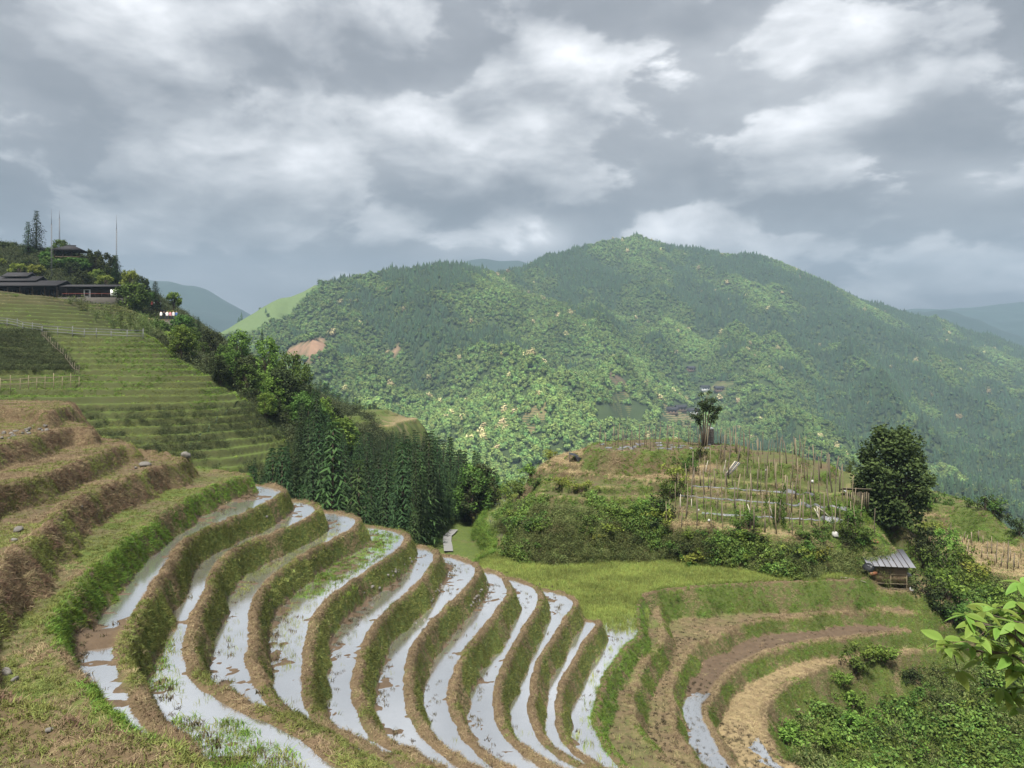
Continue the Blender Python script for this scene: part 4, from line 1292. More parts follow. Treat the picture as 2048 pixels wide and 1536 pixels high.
# dry terraces: rusty banks, greener trodden treads
for key, rust in (('dry_a', 0.0), ('dry_b', 0.5), ('dry_c', 0.4), ('dry_d', 0.5), ('dry_e', 0.4)):
    T = TERR[key]
    S = sample(key, 120, lambda s, c: (s['edge'] > -0.1) * 1.0)
    k = split_dry(S, {'dry_a': 0.22, 'dry_b': 0.56, 'dry_c': 0.58}.get(key, 0.68), 1.8)
    ru = k & (rng.random(len(k)) < rust)
    grow('grass', S, T_LUSH if key == 'dry_a' else T_GRASS, T, 0.55, 1.0, -0.1, sel=~k); grow('dead_grass', S, T_DRY, T, 0.6, 1.0, -0.15, sel=k & ~ru); grow('rusty_grass', S, T_RUST, T, 0.6, 1.05, -0.15, sel=ru)
    S = sample(key, 130, lambda s, c: (s['edge'] <= -0.1) * (1.0 - 0.55 * (s['mud'] > 0.3)))
    k = split_dry(S, 0.44 if key in ('dry_a', 'dry_b') else 0.50, 1.2)
    k &= ~((S[0][:, 1] < 11) & (rng.random(len(k)) < 0.5))
    grow('grass', S, T_GRASS, T, 0.4, 0.8, 0.8, sel=~k); grow('dead_grass', S, T_DRY, T, 0.35, 0.65, 0.8, sel=k)
# lower terraces on the right
for key, dr in (('terrace12', 0.30), ('terrace13', 0.30), ('terrace14', 0.36), ('terrace15', 0.45)):
    T = TERR[key]; m = MESAS[MI[key]]
    S = sample(key, 190, lambda s, c: (s['edge'] > -0.25) * 1.0)
    k = split_dry(S, dr + 0.5 * (S[2] < 0.03))
    lu = rng.random(len(k)) < 0.45
    grow('grass', S, T_LUSH, T, 0.55, 1.1, -0.1, sel=~k & lu); grow('grass', S, T_GRASS, T, 0.6, 1.2, -0.1, sel=~k & ~lu); grow('dead_grass', S, T_DRY, T, 0.55, 1.0, -0.1, sel=k)
    S = sample(key, {'terrace12': 45, 'terrace13': 55, 'terrace14': 22, 'terrace15': 90}[key], lambda s, c: (s['edge'] < -0.2) * 1.0)
    k = rng.random(len(S[0])) < {'terrace12': 0.15, 'terrace13': 0.25}.get(key, 0.1)
    if key == 'terrace15': k = S[0][:, 1] > 36.5 + 2.5 * fbm(S[0][:, 0], S[0][:, 1], 1.5, 2, 181)
    grow('straw', S, T_STRAW, T, 0.5, 0.95, 0.8, sel=k)
    grow('stubble', S, T_STUB, T, 0.8, 1.5, 0.95, sel=~k & (rng.random(len(k)) < 0.35))
# rows of dark stubble following the bund: flooded end of the fourteenth step, dry tread of the thirteenth
for key, dn, ymax in (('terrace14', 260, 39.5), ('terrace13', 170, 44.0)):
    S = sample(key, dn, lambda s, c: (s['edge'] < -0.3) * (c[:, 1] < ymax), near=30, lod=(0.8, 1.0))
    row = np.abs((-S[2] / 0.34) % 1.0 - 0.5) < 0.07
    S[0][:, 2] = np.maximum(S[0][:, 2], MESAS[MI[key]]['z'] - 0.045)
    grow('stubble', S, T_STUB, TERR[key], 0.6, 1.05, 0.95, sel=row, tint=np.full(int(row.sum()), 0.1))
# knoll: straw on the steps, brush on its slopes
for key in ('knoll2', 'knoll3', 'knoll4', 'knoll8'):
    S = sample(key, 60, lambda s, c: (s['straw'] > 0.3) * (1.0 * (key == 'knoll8') + (1024 + c[:, 0] / c[:, 1] * F < 1430)) * (fbm(c[:, 0], c[:, 1], 2.2, 2, 191) > -0.35), near=30)
    grow('straw', S, T_STRAW, TERR[key], 0.9, 1.7, 0.7)
    S = sample(key, 42, lambda s, c: (s['edge'] > 0.0) * 1.0, near=30)
    k = split_dry(S, 0.28)
    grow('grass', S, T_LUSH, TERR[key], 1.0, 1.8, 0.4, sel=~k); grow('dead_grass', S, T_DRY, TERR[key], 1.0, 1.7, 0.4, sel=k)
for key in ('knoll1', 'knoll5', 'knoll6', 'knoll7', 'right1', 'right2', 'right3', 'right4'):
    S = sample(key, 45, lambda s, c: 1.0 * (s['edge'] > -0.3) + 0.18 * (s['edge'] <= -0.3), near=30)
    k = split_dry(S, 0.30)
    grow('grass', S, T_LUSH, TERR[key], 0.9, 1.7, 0.4, sel=~k); grow('dead_grass', S, T_DRY, TERR[key], 0.9, 1.6, 0.4, sel=k)
for key in ('right2', 'right4'):
    S = sample(key, 40, lambda s, c: (s['edge'] < 0) * 1.0, near=30)
    grow('straw', S, T_STRAW, TERR[key], 0.9, 1.7, 0.7)
# brush slopes of the knoll (lower flanks and its whole western side)
def knoll_flank(s, c):
    u = 1024 + c[:, 0] / c[:, 1] * F; v = VH - c[:, 2] / c[:, 1] * F
    w_ = (v > 1062 + (u - 1330) * 0.13) * (u > 985)
    w_ = np.maximum(w_, (u < 1330 - 40 * fbm(c[:, 0], c[:, 1], 3, 2, 201)) * (v > 1012 + 12 * fbm(c[:, 0], c[:, 1], 2, 2, 203)) * (u > 985) * 0.9)
    return w_ * 1.0 * (s['edge'] > -0.6) * (v < 1146 + (u - 1400) * 0.05)
S = sample(['knoll%d' % k for k in range(3, 9)] + ['base'], 14, lambda s, c: knoll_flank(s, c) * (c[:, 1] > 47) * (c[:, 1] < 74) * (c[:, 0] > -1.5) * (c[:, 0] < 27.5), near=55, lod=(1.6, 1.6))
k = fbm(S[0][:, 0], S[0][:, 1], 3.0, 3, 211) > 0.0
grow('undergrowth', S, T_COVER, None, 0.5, 1.3, 0.5, sel=k, label='leafy green undergrowth on the lower slope of the knoll', category='undergrowth')
grow('brush', S, T_BRUSH, None, 0.5, 1.1, 0.5, sel=~k, label='dull olive brush on the lower slope of the knoll', category='brush')
# ditch bank, gully and the overgrown corner below
S = sample(['ditch_bank', 'field'], 30, lambda s, c: (c[:, 0] < -1.2) * (c[:, 1] > 50) * (s['edge'] > -0.15) * 1.0 + (s['edge'] < -0.15) * 0.0, near=55, lod=(1, 1))
grow('long_grass', S, T_LONG, TERR['ditch_bank'], 0.45, 0.9, 0.5)
S = sample(['terrace16', 'terrace17', 'base'], 16, lambda s, c: (c[:, 0] > 6) * (c[:, 1] < 62) * (s['q'][:, :, 2].mean(1) < -15.5) * ~((1024 + c[:, 0] / c[:, 1] * F < 1835) & (VH - c[:, 2] / c[:, 1] * F < 1300)) * (0.55 + 0.6 * (fbm(c[:, 0], c[:, 1], 2.6, 3, 221) > 0)), near=40, lod=(0.8, 1.2))
k = fbm(S[0][:, 0], S[0][:, 1], 2.4, 3, 231)
grow('undergrowth', S, T_COVER, None, 0.45, 1.7, 0.5, sel=(k > 0.12), label='bright leafy undergrowth in the overgrown hollow below the straw terrace', category='undergrowth')
grow('brush', S, T_BRUSH, None, 0.7, 1.6, 0.5, sel=(k <= -0.2) & (k > -0.6), label='dull green brush in the overgrown hollow below the straw terrace', category='brush')
grow('long_grass', S, T_LONG, None, 0.4, 1.1, 0.6, sel=(k <= 0.12), label='arching long grass clumps in the overgrown hollow', category='grass')
def dark_plot_(c):
    u = 1024 + c[:, 0] / c[:, 1] * F; v = VH - c[:, 2] / c[:, 1] * F
    return (v > 660) & (v < 742) & (u < 92 + (v - 670) * 0.95)
# stepped hillside: bright grass along the crests, lush and dull patches on the risers
S = sample('steps', 30, lambda s, c: ((s['edge'] < 0.10) | (s['edge'] > 0.96)) * 1.0, near=80, lod=(0.5, 1.5))
gold = S[0][:, 2] > 8.3 + fbm(S[0][:, 0], S[0][:, 1], 8, 2, 243)
grow('grass', S, T_CREST, steps, 0.9, 1.5, 0.5, sel=~gold)
grow('dead_grass', S, T_STRAW, steps, 0.8, 1.3, 0.5, sel=gold)
S = sample('steps', 14, lambda s, c: (s['edge'] > 0.1) * (fbm(c[:, 0], c[:, 1], 5, 3, 241) > 0.12) * (~dark_plot_(c)), near=80, lod=(0.5, 1.5))
lu = (fbm(S[0][:, 0], S[0][:, 1], 6, 3, 245) > 0.1) & (S[0][:, 2] > -4.5)
grow('grass', S, T_LUSH, steps, 0.9, 1.7, 0.5, sel=lu)
grow('grass', S, T_GRASS, steps, 0.8, 1.4, 0.5, sel=~lu)
def dark_plot(c):
    u = 1024 + c[:, 0] / c[:, 1] * F; v = VH - c[:, 2] / c[:, 1] * F
    return (v > 660) * (v < 742) * (u < 92 + (v - 670) * 0.95)
S = sample('steps', 5, lambda s, c: (c[:, 2] < -4.0) * (fbm(c[:, 0], c[:, 1], 3, 3, 249) > -0.2) + 3.5 * dark_plot(c), near=80, lod=(0.6, 1.5))
grow('scrub', S, T_SCRUB, steps, 0.6, 1.1, 0.6)
S = sample('base', 2.2, lambda s, c: (c[:, 1] > 55) * (c[:, 0] < -4) * (1.0 + 3.0 * (c[:, 1] > 135)), near=80, lod=(0.6, 1.2))
grow('scrub', S, T_SCRUB, hill, 1.2, 2.6, 0.6)
S = sample('base', 30, lambda s, c: (c[:, 1] < 52) * (c[:, 0] < 5) * 1.0, near=18)
grow('grass', S, T_LUSH, hill, 0.9, 1.8, 0.5)
print('tufts', NT_[0])

# ------------------------------------------------------------------ trees
M_BARK = plain('bark', (0.085, 0.065, 0.048), 0.95, 0.4, 5.0, stretch=(4, 4, 0.6), bump=0.6)
M_PALEBARK = plain('pale_bark', (0.20, 0.17, 0.13), 0.95, 0.35, 5.0, stretch=(4, 4, 0.6), bump=0.5)
M_FIR = leafmat('fir_needles', (0.009, 0.020, 0.009), (0.036, 0.064, 0.022), 0.1, False, 0.32, 0.7)
M_FIR2 = leafmat('fresh_fir_needles', (0.014, 0.034, 0.012), (0.060, 0.105, 0.032), 0.1, False, 0.2, 0.7)
M_DARKLEAF = leafmat('dark_leaf', (0.012, 0.020, 0.009), (0.060, 0.080, 0.026), 0.15, False, 0.12, 0.8)
M_BIGTREE = leafmat('camphor_leaf', (0.016, 0.028, 0.010), (0.085, 0.112, 0.034), 0.18, False, 0.1, 0.7)
M_MIDLEAF = leafmat('mid_leaf', (0.026, 0.058, 0.012), (0.115, 0.185, 0.038), 0.25, False, 0.2, 0.55)
M_LIGHTLEAF = leafmat('light_leaf', (0.045, 0.095, 0.014), (0.190, 0.290, 0.055), 0.3, False, 0.2, 0.55)
M_YELLOWLEAF = leafmat('yellow_leaf', (0.075, 0.105, 0.018), (0.270, 0.310, 0.060), 0.3, False, 0.2, 0.55)
M_BAMBOO = leafmat('bamboo_leaf', (0.050, 0.075, 0.022), (0.175, 0.215, 0.070), 0.3, False, 0.2, 0.55)


def fir_mesh(seed, h=1.0):
    """unit fir: height 1, crown radius about 0.16; drooping sprays in whorls"""
    r = np.random.default_rng(seed)
    tr = MB().tube([(0, 0, -0.05), (0.004, 0, 0.5), (0, 0.003, 0.97)], [0.014, 0.009, 0.002], 6)
    qs = []; tn = []
    nl = 30
    for k in range(nl):
        f = k / (nl - 1); z = 0.12 + 0.875 * f
        R = 0.18 * (1 - f) ** 0.8 * (0.8 + 0.4 * r.random()) + 0.010
        nb = int(11 - 6 * f)
        for j in range(nb):
            a = 6.283 * (j + r.random() * 0.9) / nb + k * 0.7
            Rb = R * (0.55 + 0.6 * r.random()); d = np.array([math.cos(a), math.sin(a), 0]); sd = np.array([-d[1], d[0], 0])
            m = max(2, int(5 * (1 - f) + 1.5))
            up = 0.02 + 0.05 * f
            bt = 0.25 * r.random()
            for i in range(m):
                t0 = (i + 0.3) / m; t1 = (i + 1.2) / m
                p0 = d * Rb * t0 + np.array([0, 0, z + up * t0 - 0.06 * t0 * t0])
                p1 = d * Rb * t1 + np.array([0, 0, z + up * t1 - 0.06 * t1 * t1])
                for sg in (-1, 1):
                    L_ = 0.030 * (1.15 - 0.45 * t0) * (0.6 + 0.8 * r.random()); wd = 0.0065 * (0.8 + 0.5 * r.random())
                    tip = p1 + sd * sg * L_ + np.array([0, 0, -0.014 * r.random()]) ; e = (p1 - p0) * 0.55
                    qs.append([p0, p0 + e, tip + e * 0.35, tip - e * 0.25]); tn.append(np.clip(0.10 + bt + 0.55 * t1 * r.random() + 0.2 * r.random(), 0, 1))
    return tr, MB().quads(qs, np.array(tn))


FIRS = []
for k in range(5):
    tr, cr = fir_mesh(300 + k)
    FIRS.append((tr.mesh('fir_trunk', M_BARK), cr.mesh('fir_crown', M_FIR), cr.mesh('fir_crown_fresh', M_FIR2)))


def fir(x, y, z, h, label, group=None, wide=1.0, fresh=False, k=None):
    k = random.randrange(5) if k is None else k
    o = thing('fir_tree', label, 'fir tree', (x, y, z), random.random() * 6.28, group, (h * wide, h * wide, h))
    link('trunk', FIRS[k][0], o); link('crown', FIRS[k][2 if fresh else 1], o)
    return o


def broad_mesh(seed, h, w, trunk_f=0.3, nclump=26, nleaf=60, leaf=0.16, crad=0.55, mat=None, bark=None, stems=1, shape='round', lean=0.0):
    """broadleaf tree: forked limbs, leaf clumps along their ends"""
    r = np.random.default_rng(seed)
    tr = MB(); C = []
    base_r = 0.028 * h / math.sqrt(stems)
    for s in range(stems):
        a0 = 6.283 * s / max(stems, 1) + r.random(); sp = 0.0 if stems == 1 else 0.12 * w
        b = np.array([0.03 * w * math.cos(a0), 0.03 * w * math.sin(a0), -0.15])
        top = np.array([sp * math.cos(a0) + lean * h * 0.3, sp * math.sin(a0), h * (trunk_f + 0.25)])
        mid = (b + top) / 2 + r.normal(size=3) * 0.02 * h
        tr.tube([b, mid, top], [base_r, base_r * 0.75, base_r * 0.5], 7)
        nl = max(4, nclump // stems)
        for i in range(nl):
            f = (i + 0.5) / nl
            if shape == 'round':
                zc = h * (trunk_f + (1 - trunk_f) * (0.12 + 0.80 * r.random() ** 0.8))
                g = (zc / h - trunk_f) / (1 - trunk_f); R = w * 0.5 * math.sqrt(max(0.06, 1 - (2 * g - 0.85) ** 2 * 0.85))
            else:
                zc = h * (trunk_f + (1 - trunk_f) * (0.1 + 0.85 * f)); g = (zc / h - trunk_f) / (1 - trunk_f)
                R = w * 0.5 * (0.45 + 0.55 * math.sin(PI * min(1, g * 0.9 + 0.15)))
            a = r.random() * 6.283; rr = R * (0.35 + 0.6 * math.sqrt(r.random()))
            c = np.array([rr * math.cos(a) + lean * zc * 0.3, rr * math.sin(a), zc])
            C.append(c)
            p0 = b + (top - b) * min(1.0, max(0.3, 0.35 + 0.6 * f)); p1 = (p0 + c) / 2 + np.array([0, 0, 0.08 * h * r.random()])
            tr.tube([p0, p1, c], [base_r * 0.32, base_r * 0.2, base_r * 0.06], 4, False)
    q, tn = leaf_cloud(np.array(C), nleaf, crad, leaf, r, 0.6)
    # clumps lighter on top and darker below, by leaf tint
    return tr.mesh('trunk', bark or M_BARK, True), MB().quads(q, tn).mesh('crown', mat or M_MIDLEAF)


def broad(name, meshes, loc, label, cat='tree', group=None, scl=1.0, rz=None):
    o = thing(name, label, cat, loc, random.random() * 6.28 if rz is None else rz, group, scl)
    link('trunk', meshes[0], o); link('crown', meshes[1], o)
    return o


BR = {}
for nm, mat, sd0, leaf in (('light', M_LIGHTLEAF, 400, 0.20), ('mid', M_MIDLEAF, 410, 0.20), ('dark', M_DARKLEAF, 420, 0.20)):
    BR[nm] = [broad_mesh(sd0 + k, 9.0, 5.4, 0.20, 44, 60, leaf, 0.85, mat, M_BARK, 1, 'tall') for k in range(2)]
RW = np.random.default_rng(78)
# --- the dark fir wood in the gully (each tree one can tell apart)
VT = np.array([(470, 985), (490, 950), (505, 915), (540, 893), (575, 850), (600, 800), (625, 772), (650, 800), (680, 855), (740, 862), (790, 858), (820, 850), (850, 852), (900, 862), (940, 890), (970, 905), (990, 935), (1003, 990)], float)
pts = []
tries = 0
while len(pts) < 296 and tries < 30000:
    tries += 1
    y = rng.uniform(50, 120) ; x = rng.uniform(-36, -3)
    u = 1024 + x / y * F
    if not 478 < u < 1000: continue
    e = -23.2 if y < 82 else -23.2 - (y - 82) * 1.28
    if x < e + 1.0: continue
    if x > np.interp(y, [55, 70, 80, 120], [-8.0, -7.0, -3.6, -2.0]): continue
    if y < 56 and x > -9: continue
    mind = 1.45 if y < 75 else 1.65
    if any((x - a) ** 2 + (y - b) ** 2 < mind ** 2 for a, b, _, _ in pts): continue
    z_ = gz(x, y)
    vt = np.interp(u, VT[:, 0], VT[:, 1]) + rng.uniform(0, 45)
    hmax = -(vt - VH) / F * y - z_
    h = min(rng.uniform(5.5, 13.0), hmax)
    if h < 4.0: continue
    pts.append((x, y, z_, h))
print('firs', len(pts))
for x, y, z_, h in pts:
    fr_ = rng.random() < 0.10
    sz = 'tall' if h > 10.2 else 'low' if h < 7.2 else 'middling'
    plc = 'behind the paddy noses at the near rim of the gully wood' if y < 61 else 'beside the pale path at the knoll end of the gully wood' if x > -9.5 else 'at the back of the gully wood below the ridge trees' if y > 96 else 'against the green terraces at the side of the gully wood' if x < -21 else 'in the thick middle of the gully wood'
    lb = '%s %s fir %s' % (sz, 'lighter green' if fr_ else 'dark', plc)
    fir(x, y, z_ - 0.2, h, lb, lb, rng.uniform(0.7, 1.15), fr_)
for k in range(22):     # broadleaf trees mixed into the wood's rim
    f = RW.random(); u, v, y = (RW.uniform(560, 700), RW.uniform(830, 900), RW.uniform(88, 104)) if f < 0.5 else (RW.uniform(900, 985), RW.uniform(930, 1010), RW.uniform(74, 95))
    x = (u - 1024) / F * y; kd = RW.choice(['mid', 'dark', 'mid', 'light']); s_ = RW.uniform(0.45, 0.75)
    broad('broadleaf_tree', BR[kd][k % 2], (x, y, gz(x, y) - 0.2), '%s broadleaf tree mixed into the rim of the fir wood' % {'mid': 'green', 'dark': 'dark green', 'light': 'light green'}[kd], group=kd + ' broadleaf trees of the wood rim', scl=(s_ * 1.1, s_ * 1.1, s_))
# lighter young firs at the wood's near edge
for u, v, y, h in ((640, 1010, 52, 6.0), (828, 1075, 56, 6.5), (610, 985, 50, 5.0), (706, 930, 75, 8.0)):
    x = (u - 1024) / F * y
    fir(x, y, min(gz(x, y), -(v - VH) / F * y) - 0.3, h, 'lighter green young fir at the near edge of the gully wood', 'young firs at the wood edge', 1.0, True)
# rank of firs beyond the small far terraces
for k in range(34):
    u = 632 + k * 5.0 + rng.uniform(-3, 3); y = rng.uniform(150, 162)
    vt = np.interp(u, [630, 660, 700, 740, 770, 800], [752, 770, 795, 800, 815, 842]) + rng.uniform(0, 16)
    h = rng.uniform(7.5, 9.5)
    x = (u - 1024) / F * y; z_ = -(vt - VH) / F * y - h
    fir(x, y, z_, h, 'dark fir in the row standing beyond the small far terraces', 'firs beyond the far terraces', 1.1)

# --- broadleaf trees along the ridge of the green hillside: (u, base row, top row, width px, depth, kind)
RIDGE = [(423, 742, 660, 50, 118, 'dark', 'nearly black leaved tree on the ridge between green trees'), (385, 722, 664, 44, 124, 'mid', 'green tree on the ridge below the viewing platform'),
         (479, 768, 662, 58, 115, 'light', 'tall light green tree on the ridge beside the nearly black one'), (532, 800, 676, 62, 108, 'light', 'tall light green slender tree on the ridge above the fir wood'),
         (580, 812, 706, 62, 106, 'mid', 'broad green tree at the upper edge of the fir wood'), (604, 830, 728, 50, 104, 'mid', 'green tree leaning over the upper edge of the fir wood'),
         (450, 760, 690, 40, 114, 'mid', 'small green tree between the nearly black tree and the light green one'), (556, 830, 735, 48, 102, 'dark', 'dark green tree below the slender light green ones'),
         (505, 790, 712, 44, 108, 'dark', 'dark tree filling the gap under the light green ridge trees'), (402, 735, 690, 40, 117, 'dark', 'low dark tree on the ridge edge above the terraces')]
for i, (u, vb, vtp, wp, y, kd, lab) in enumerate(RIDGE):
    x = (u - 1024) / F * y; zt = -(vtp - VH) / F * y; zb_ = min(-(vb - VH) / F * y, gz(x, y) + 0.3)
    h = zt - zb_; wd = wp / F * y
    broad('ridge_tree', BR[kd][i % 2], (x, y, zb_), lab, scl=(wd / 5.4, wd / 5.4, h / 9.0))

RT = np.random.default_rng(77)
for k in range(26):     # smaller trees filling the wooded edge below the ridge trees
    f = RT.random(); u = 345 + 245 * f + RT.normal() * 10; v = 700 + 150 * f + RT.normal() * 10; p = hit(u, v, 70); s_ = RT.uniform(0.30, 0.52); kd = RT.choice(['mid', 'dark', 'mid', 'light'])
    broad('ridge_tree', BR[kd][k % 2], (p[0], p[1], p[2] - 0.2), 'small %s tree in the wooded strip along the edge of the green terraces' % {'mid': 'green', 'dark': 'dark green', 'light': 'light green'}[kd], group=kd + ' trees of the wooded strip', scl=(s_ * 1.15, s_ * 1.15, s_))
# --- hilltop trees and bushes: placed from the row where they meet the hill
HB = {nm: broad_mesh(440 + i, 5.0, 5.0, 0.12, 40, 60, 0.20, 0.75, mat) for i, (nm, mat) in enumerate((('mid', M_MIDLEAF), ('light', M_LIGHTLEAF), ('dark', M_DARKLEAF), ('yellow', M_YELLOWLEAF)))}
HILL = [(262, 628, 566, 62, 140, 'mid', 'big round green tree beside the white sign on the hill'), (366, 672, 630, 46, 132, 'mid', 'round bush to the side of the viewing platform'),
        (361, 694, 651, 38, 126, 'light', 'light green bush under the viewing platform'), (345, 640, 620, 26, 150, 'yellow', 'yellow green bush at the foot of the lollipop tree'),
        (123, 516, 480, 34, 172, 'mid', 'round tree behind the hilltop pavilion'), (98, 516, 495, 16, 172, 'mid', 'small round bush next to the hilltop pavilion'),
        (188, 545, 500, 36, 168, 'dark', 'loose dark tree on the slope beside the pavilion'), (215, 556, 506, 34, 166, 'dark', 'dark tree standing against the antenna mast'),
        (259, 580, 537, 34, 160, 'yellow', 'yellowish tree on the slope under the antenna mast'), (282, 590, 552, 30, 158, 'dark', 'small dark tree between the yellowish tree and the firs'),
        (18, 520, 484, 44, 176, 'dark', 'dark bush on the hilltop beside the two tall firs'), (45, 548, 510, 40, 170, 'mid', 'green bush under the two tall firs'),
        (150, 545, 516, 70, 166, 'mid', 'wide bush below the hilltop pavilion'), (385, 690, 655, 30, 124, 'mid', 'bush on the ridge edge beside the small fir'),
        (320, 690, 640, 44, 128, 'mid', 'bush growing under the stone wall of the platform'), (300, 610, 585, 30, 155, 'mid', 'bush behind the people on the upper platform'),
        (20, 640, 612, 26, 112, 'dark', 'small dark shrub on the golden terraces')]
for u, vb, vtp, wp, y, kd, lab in HILL:
    x = (u - 1024) / F * y; zt = -(vtp - VH) / F * y; zb_ = min(-(vb - VH) / F * y, gz(x, y) + 0.3)
    wd = wp / F * y
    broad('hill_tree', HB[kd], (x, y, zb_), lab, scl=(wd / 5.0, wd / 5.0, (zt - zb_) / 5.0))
for k in range(18):     # bushes and small trees filling the slope behind and beside the long house
    u = RT.uniform(-5, 250); v = 548 + RT.uniform(-26, 10) + max(0, u - 180) * 0.5; y = RT.uniform(156, 166); x = (u - 1024) / F * y; s_ = RT.uniform(0.35, 0.75); kd = RT.choice(['mid', 'dark', 'dark', 'yellow'])
    broad('hill_tree', HB[kd], (x, y, min(gz(x, y) + 0.2, -(v - VH) / F * y)), '%s bush on the slope between the long house and the pavilion' % {'mid': 'green', 'dark': 'dark green', 'yellow': 'yellowish'}[kd], group=kd + ' bushes above the long house', scl=s_)
lol = broad_mesh(460, 4.0, 2.8, 0.32, 34, 60, 0.14, 0.45, M_LIGHTLEAF)
x, y, z_ = W(348, 626, 150); broad('hill_tree', lol, (x, y, z_), 'bright green lollipop shaped tree standing alone on the ridge')
for u, vb, vtp, y, wd, lab in ((73, 522, 423, 172, 1.35, 'tallest slender fir on the hilltop, with bare lower trunk'), (56, 530, 445, 170, 1.3, 'second tall fir on the hilltop, right against the tallest one'), (311, 622, 563, 146, 2.0, 'dark fir behind the people on the viewing platform'),
                              (233, 566, 511, 162, 1.7, 'dark fir with the antenna mast rising from it'), (397, 676, 634, 126, 1.6, 'small lone fir on the ridge edge'), (297, 622, 580, 150, 1.8, 'shorter dark fir beside the one behind the people'), (524, 690, 658, 112, 1.2, 'thin dead looking fir top rising over the ridge trees')):
    x = (u - 1024) / F * y; zb_ = -(vb - VH) / F * y; fir(x, y, zb_, (vb - vtp) / F * y, lab, None, wd)


# --- bamboo clumps under the long house
def bamboo_mesh(seed):
    r = np.random.default_rng(seed); st = MB(); qs = []; tn = []
    for k in range(9):
        a = r.random() * 6.283; h = 3.4 + 1.8 * r.random(); rr = 0.25 * r.random(); bend = 0.8 + 0.8 * r.random()
        d = np.array([math.cos(a), math.sin(a), 0]); P = [d * (rr + bend * f * f) + np.array([0, 0, h * (f - 0.18 * f ** 3)]) for f in np.linspace(0, 1, 7)]
        st.tube(P, np.linspace(0.03, 0.006, 7), 5)
        for j in range(60):
            f = 0.35 + 0.65 * r.random(); p = d * (rr + bend * f * f) + np.array([0, 0, h * (f - 0.18 * f ** 3)]) + r.normal(size=3) * 0.22
            q, t_ = leaf_cloud([p], 1, 0.05, 0.16, r, 0.3, 0.2); qs.append(q[0]); tn.append(t_[0])
    return st.mesh('culms', plain('bamboo_culm_%d' % seed, (0.16, 0.19, 0.07), 0.6)), MB().quads(qs, np.array(tn)).mesh('leaves', M_BAMBOO)


BAM = [bamboo_mesh(500 + k) for k in range(3)]
for i, (u, vb, vtp, y) in enumerate(((168, 640, 592, 118), (212, 655, 606, 116), (139, 625, 592, 120), (239, 660, 606, 114), (259, 668, 618, 112), (296, 690, 626, 108), (190, 650, 615, 112), (226, 668, 625, 110), (275, 680, 640, 108), (245, 672, 640, 106), (312, 695, 650, 112), (285, 668, 622, 116))):
    x = (u - 1024) / F * y; zt = -(vtp - VH) / F * y; zb_ = min(-(vb - VH) / F * y, gz(x, y) + 0.2); s = (zt - zb_) / 4.3
    o = thing('bamboo_clump', 'arching pale green bamboo clump on the terraces below the long house', 'bamboo', (x, y, zb_), random.random() * 6, 'bamboo clumps below the long house', (s * 1.1, s * 1.1, s))
    link('stem', BAM[i % 3][0], o); link('foliage', BAM[i % 3][1], o)

# --- big dark tree right of the knoll
bt = broad_mesh(523, 7.9, 4.6, 0.08, 92, 140, 0.125, 0.66, M_DARKLEAF, M_BARK, 2, 'tall')
bt[1].materials[0] = M_BIGTREE
x, y, z_ = W(1788, 1068, 56.5)
big = broad('camphor_tree', bt, (x, y, min(z_, gz(x, y) + 0.1)), 'large dense dark evergreen tree beside the knoll, above the hut', scl=(1.18, 1.18, 1.0), rz=0.4)
# --- slim many-stemmed tree on the knoll top
def slim_tree():
    r = np.random.default_rng(530); tr = MB(); C = []
    for k, (dx, dy, h) in enumerate(((-0.75, 0.1, 3.6), (-0.25, -0.2, 4.7), (0.25, 0.1, 5.1), (0.6, -0.1, 4.3), (1.15, 0.2, 3.7))):
        P = [np.array([0.09 * (k - 2), 0, -0.1]), np.array([dx * 0.25 + 0.05 * (k - 2), dy * 0.3, h * 0.35]), np.array([dx * 0.62, dy * 0.7, h * 0.68]), np.array([dx, dy, h * 0.93])]
        tr.tube(P, [0.075, 0.06, 0.045, 0.015], 6)
        for j in range(8):
            f = 0.66 + 0.38 * r.random(); p = P[2] + (P[3] - P[2]) * (f - 0.66) / 0.3 + r.normal(size=3) * np.array([0.26, 0.26, 0.2]); C.append(p)
            tr.tube([P[2], (P[2] + p) / 2, p], [0.02, 0.012, 0.004], 4, False)
    for p in ((-1.15, 0, 2.95), (-1.0, 0, 2.75), (1.4, 0, 3.5), (1.25, 0, 3.3), (0.45, 0, 2.6), (-0.55, 0, 2.2)):
        C.append(np.array(p)); tr.tube([(p[0] * 0.4, 0, p[2] - 0.7), (p[0] * 0.8, 0, p[2] - 0.1), p], [0.02, 0.014, 0.004], 4, False)
    q, tn = leaf_cloud(np.array(C), 60, 0.32, 0.08, r, 0.6)
    return tr.mesh('trunk', M_BARK, True), MB().quads(q, tn).mesh('crown', M_DARKLEAF)
x, y, z_ = hit(1409, 893); broad('slim_tree', slim_tree(), (x, y, z_), 'slim several stemmed tree with dark tufted crown on the knoll top', rz=0.0)

# --- shrubs one can pick out
SH = {}
for i, (nm, mat) in enumerate((('mid', M_MIDLEAF), ('light', M_LIGHTLEAF), ('dark', M_DARKLEAF), ('yellow', M_YELLOWLEAF))):
    SH[nm] = []
    for k in range(2):
        r = np.random.default_rng(600 + 10 * i + k); st = MB()
        C = r.normal(size=(16, 3)) * np.array([0.36, 0.36, 0.22]) + np.array([0, 0, 0.6]); C[:, 2] = np.clip(C[:, 2], 0.12, 1.1)
        for c_ in C: st.tube([(0, 0, -0.1), c_ * np.array([0.4, 0.4, 0.6]), c_], [0.02, 0.014, 0.005], 4, False)
        q, tn = leaf_cloud(C, 34, 0.27, 0.075, r, 0.55)
        SH[nm].append((st.mesh('stems', M_BARK), MB().quads(q, tn).mesh('foliage', mat)))


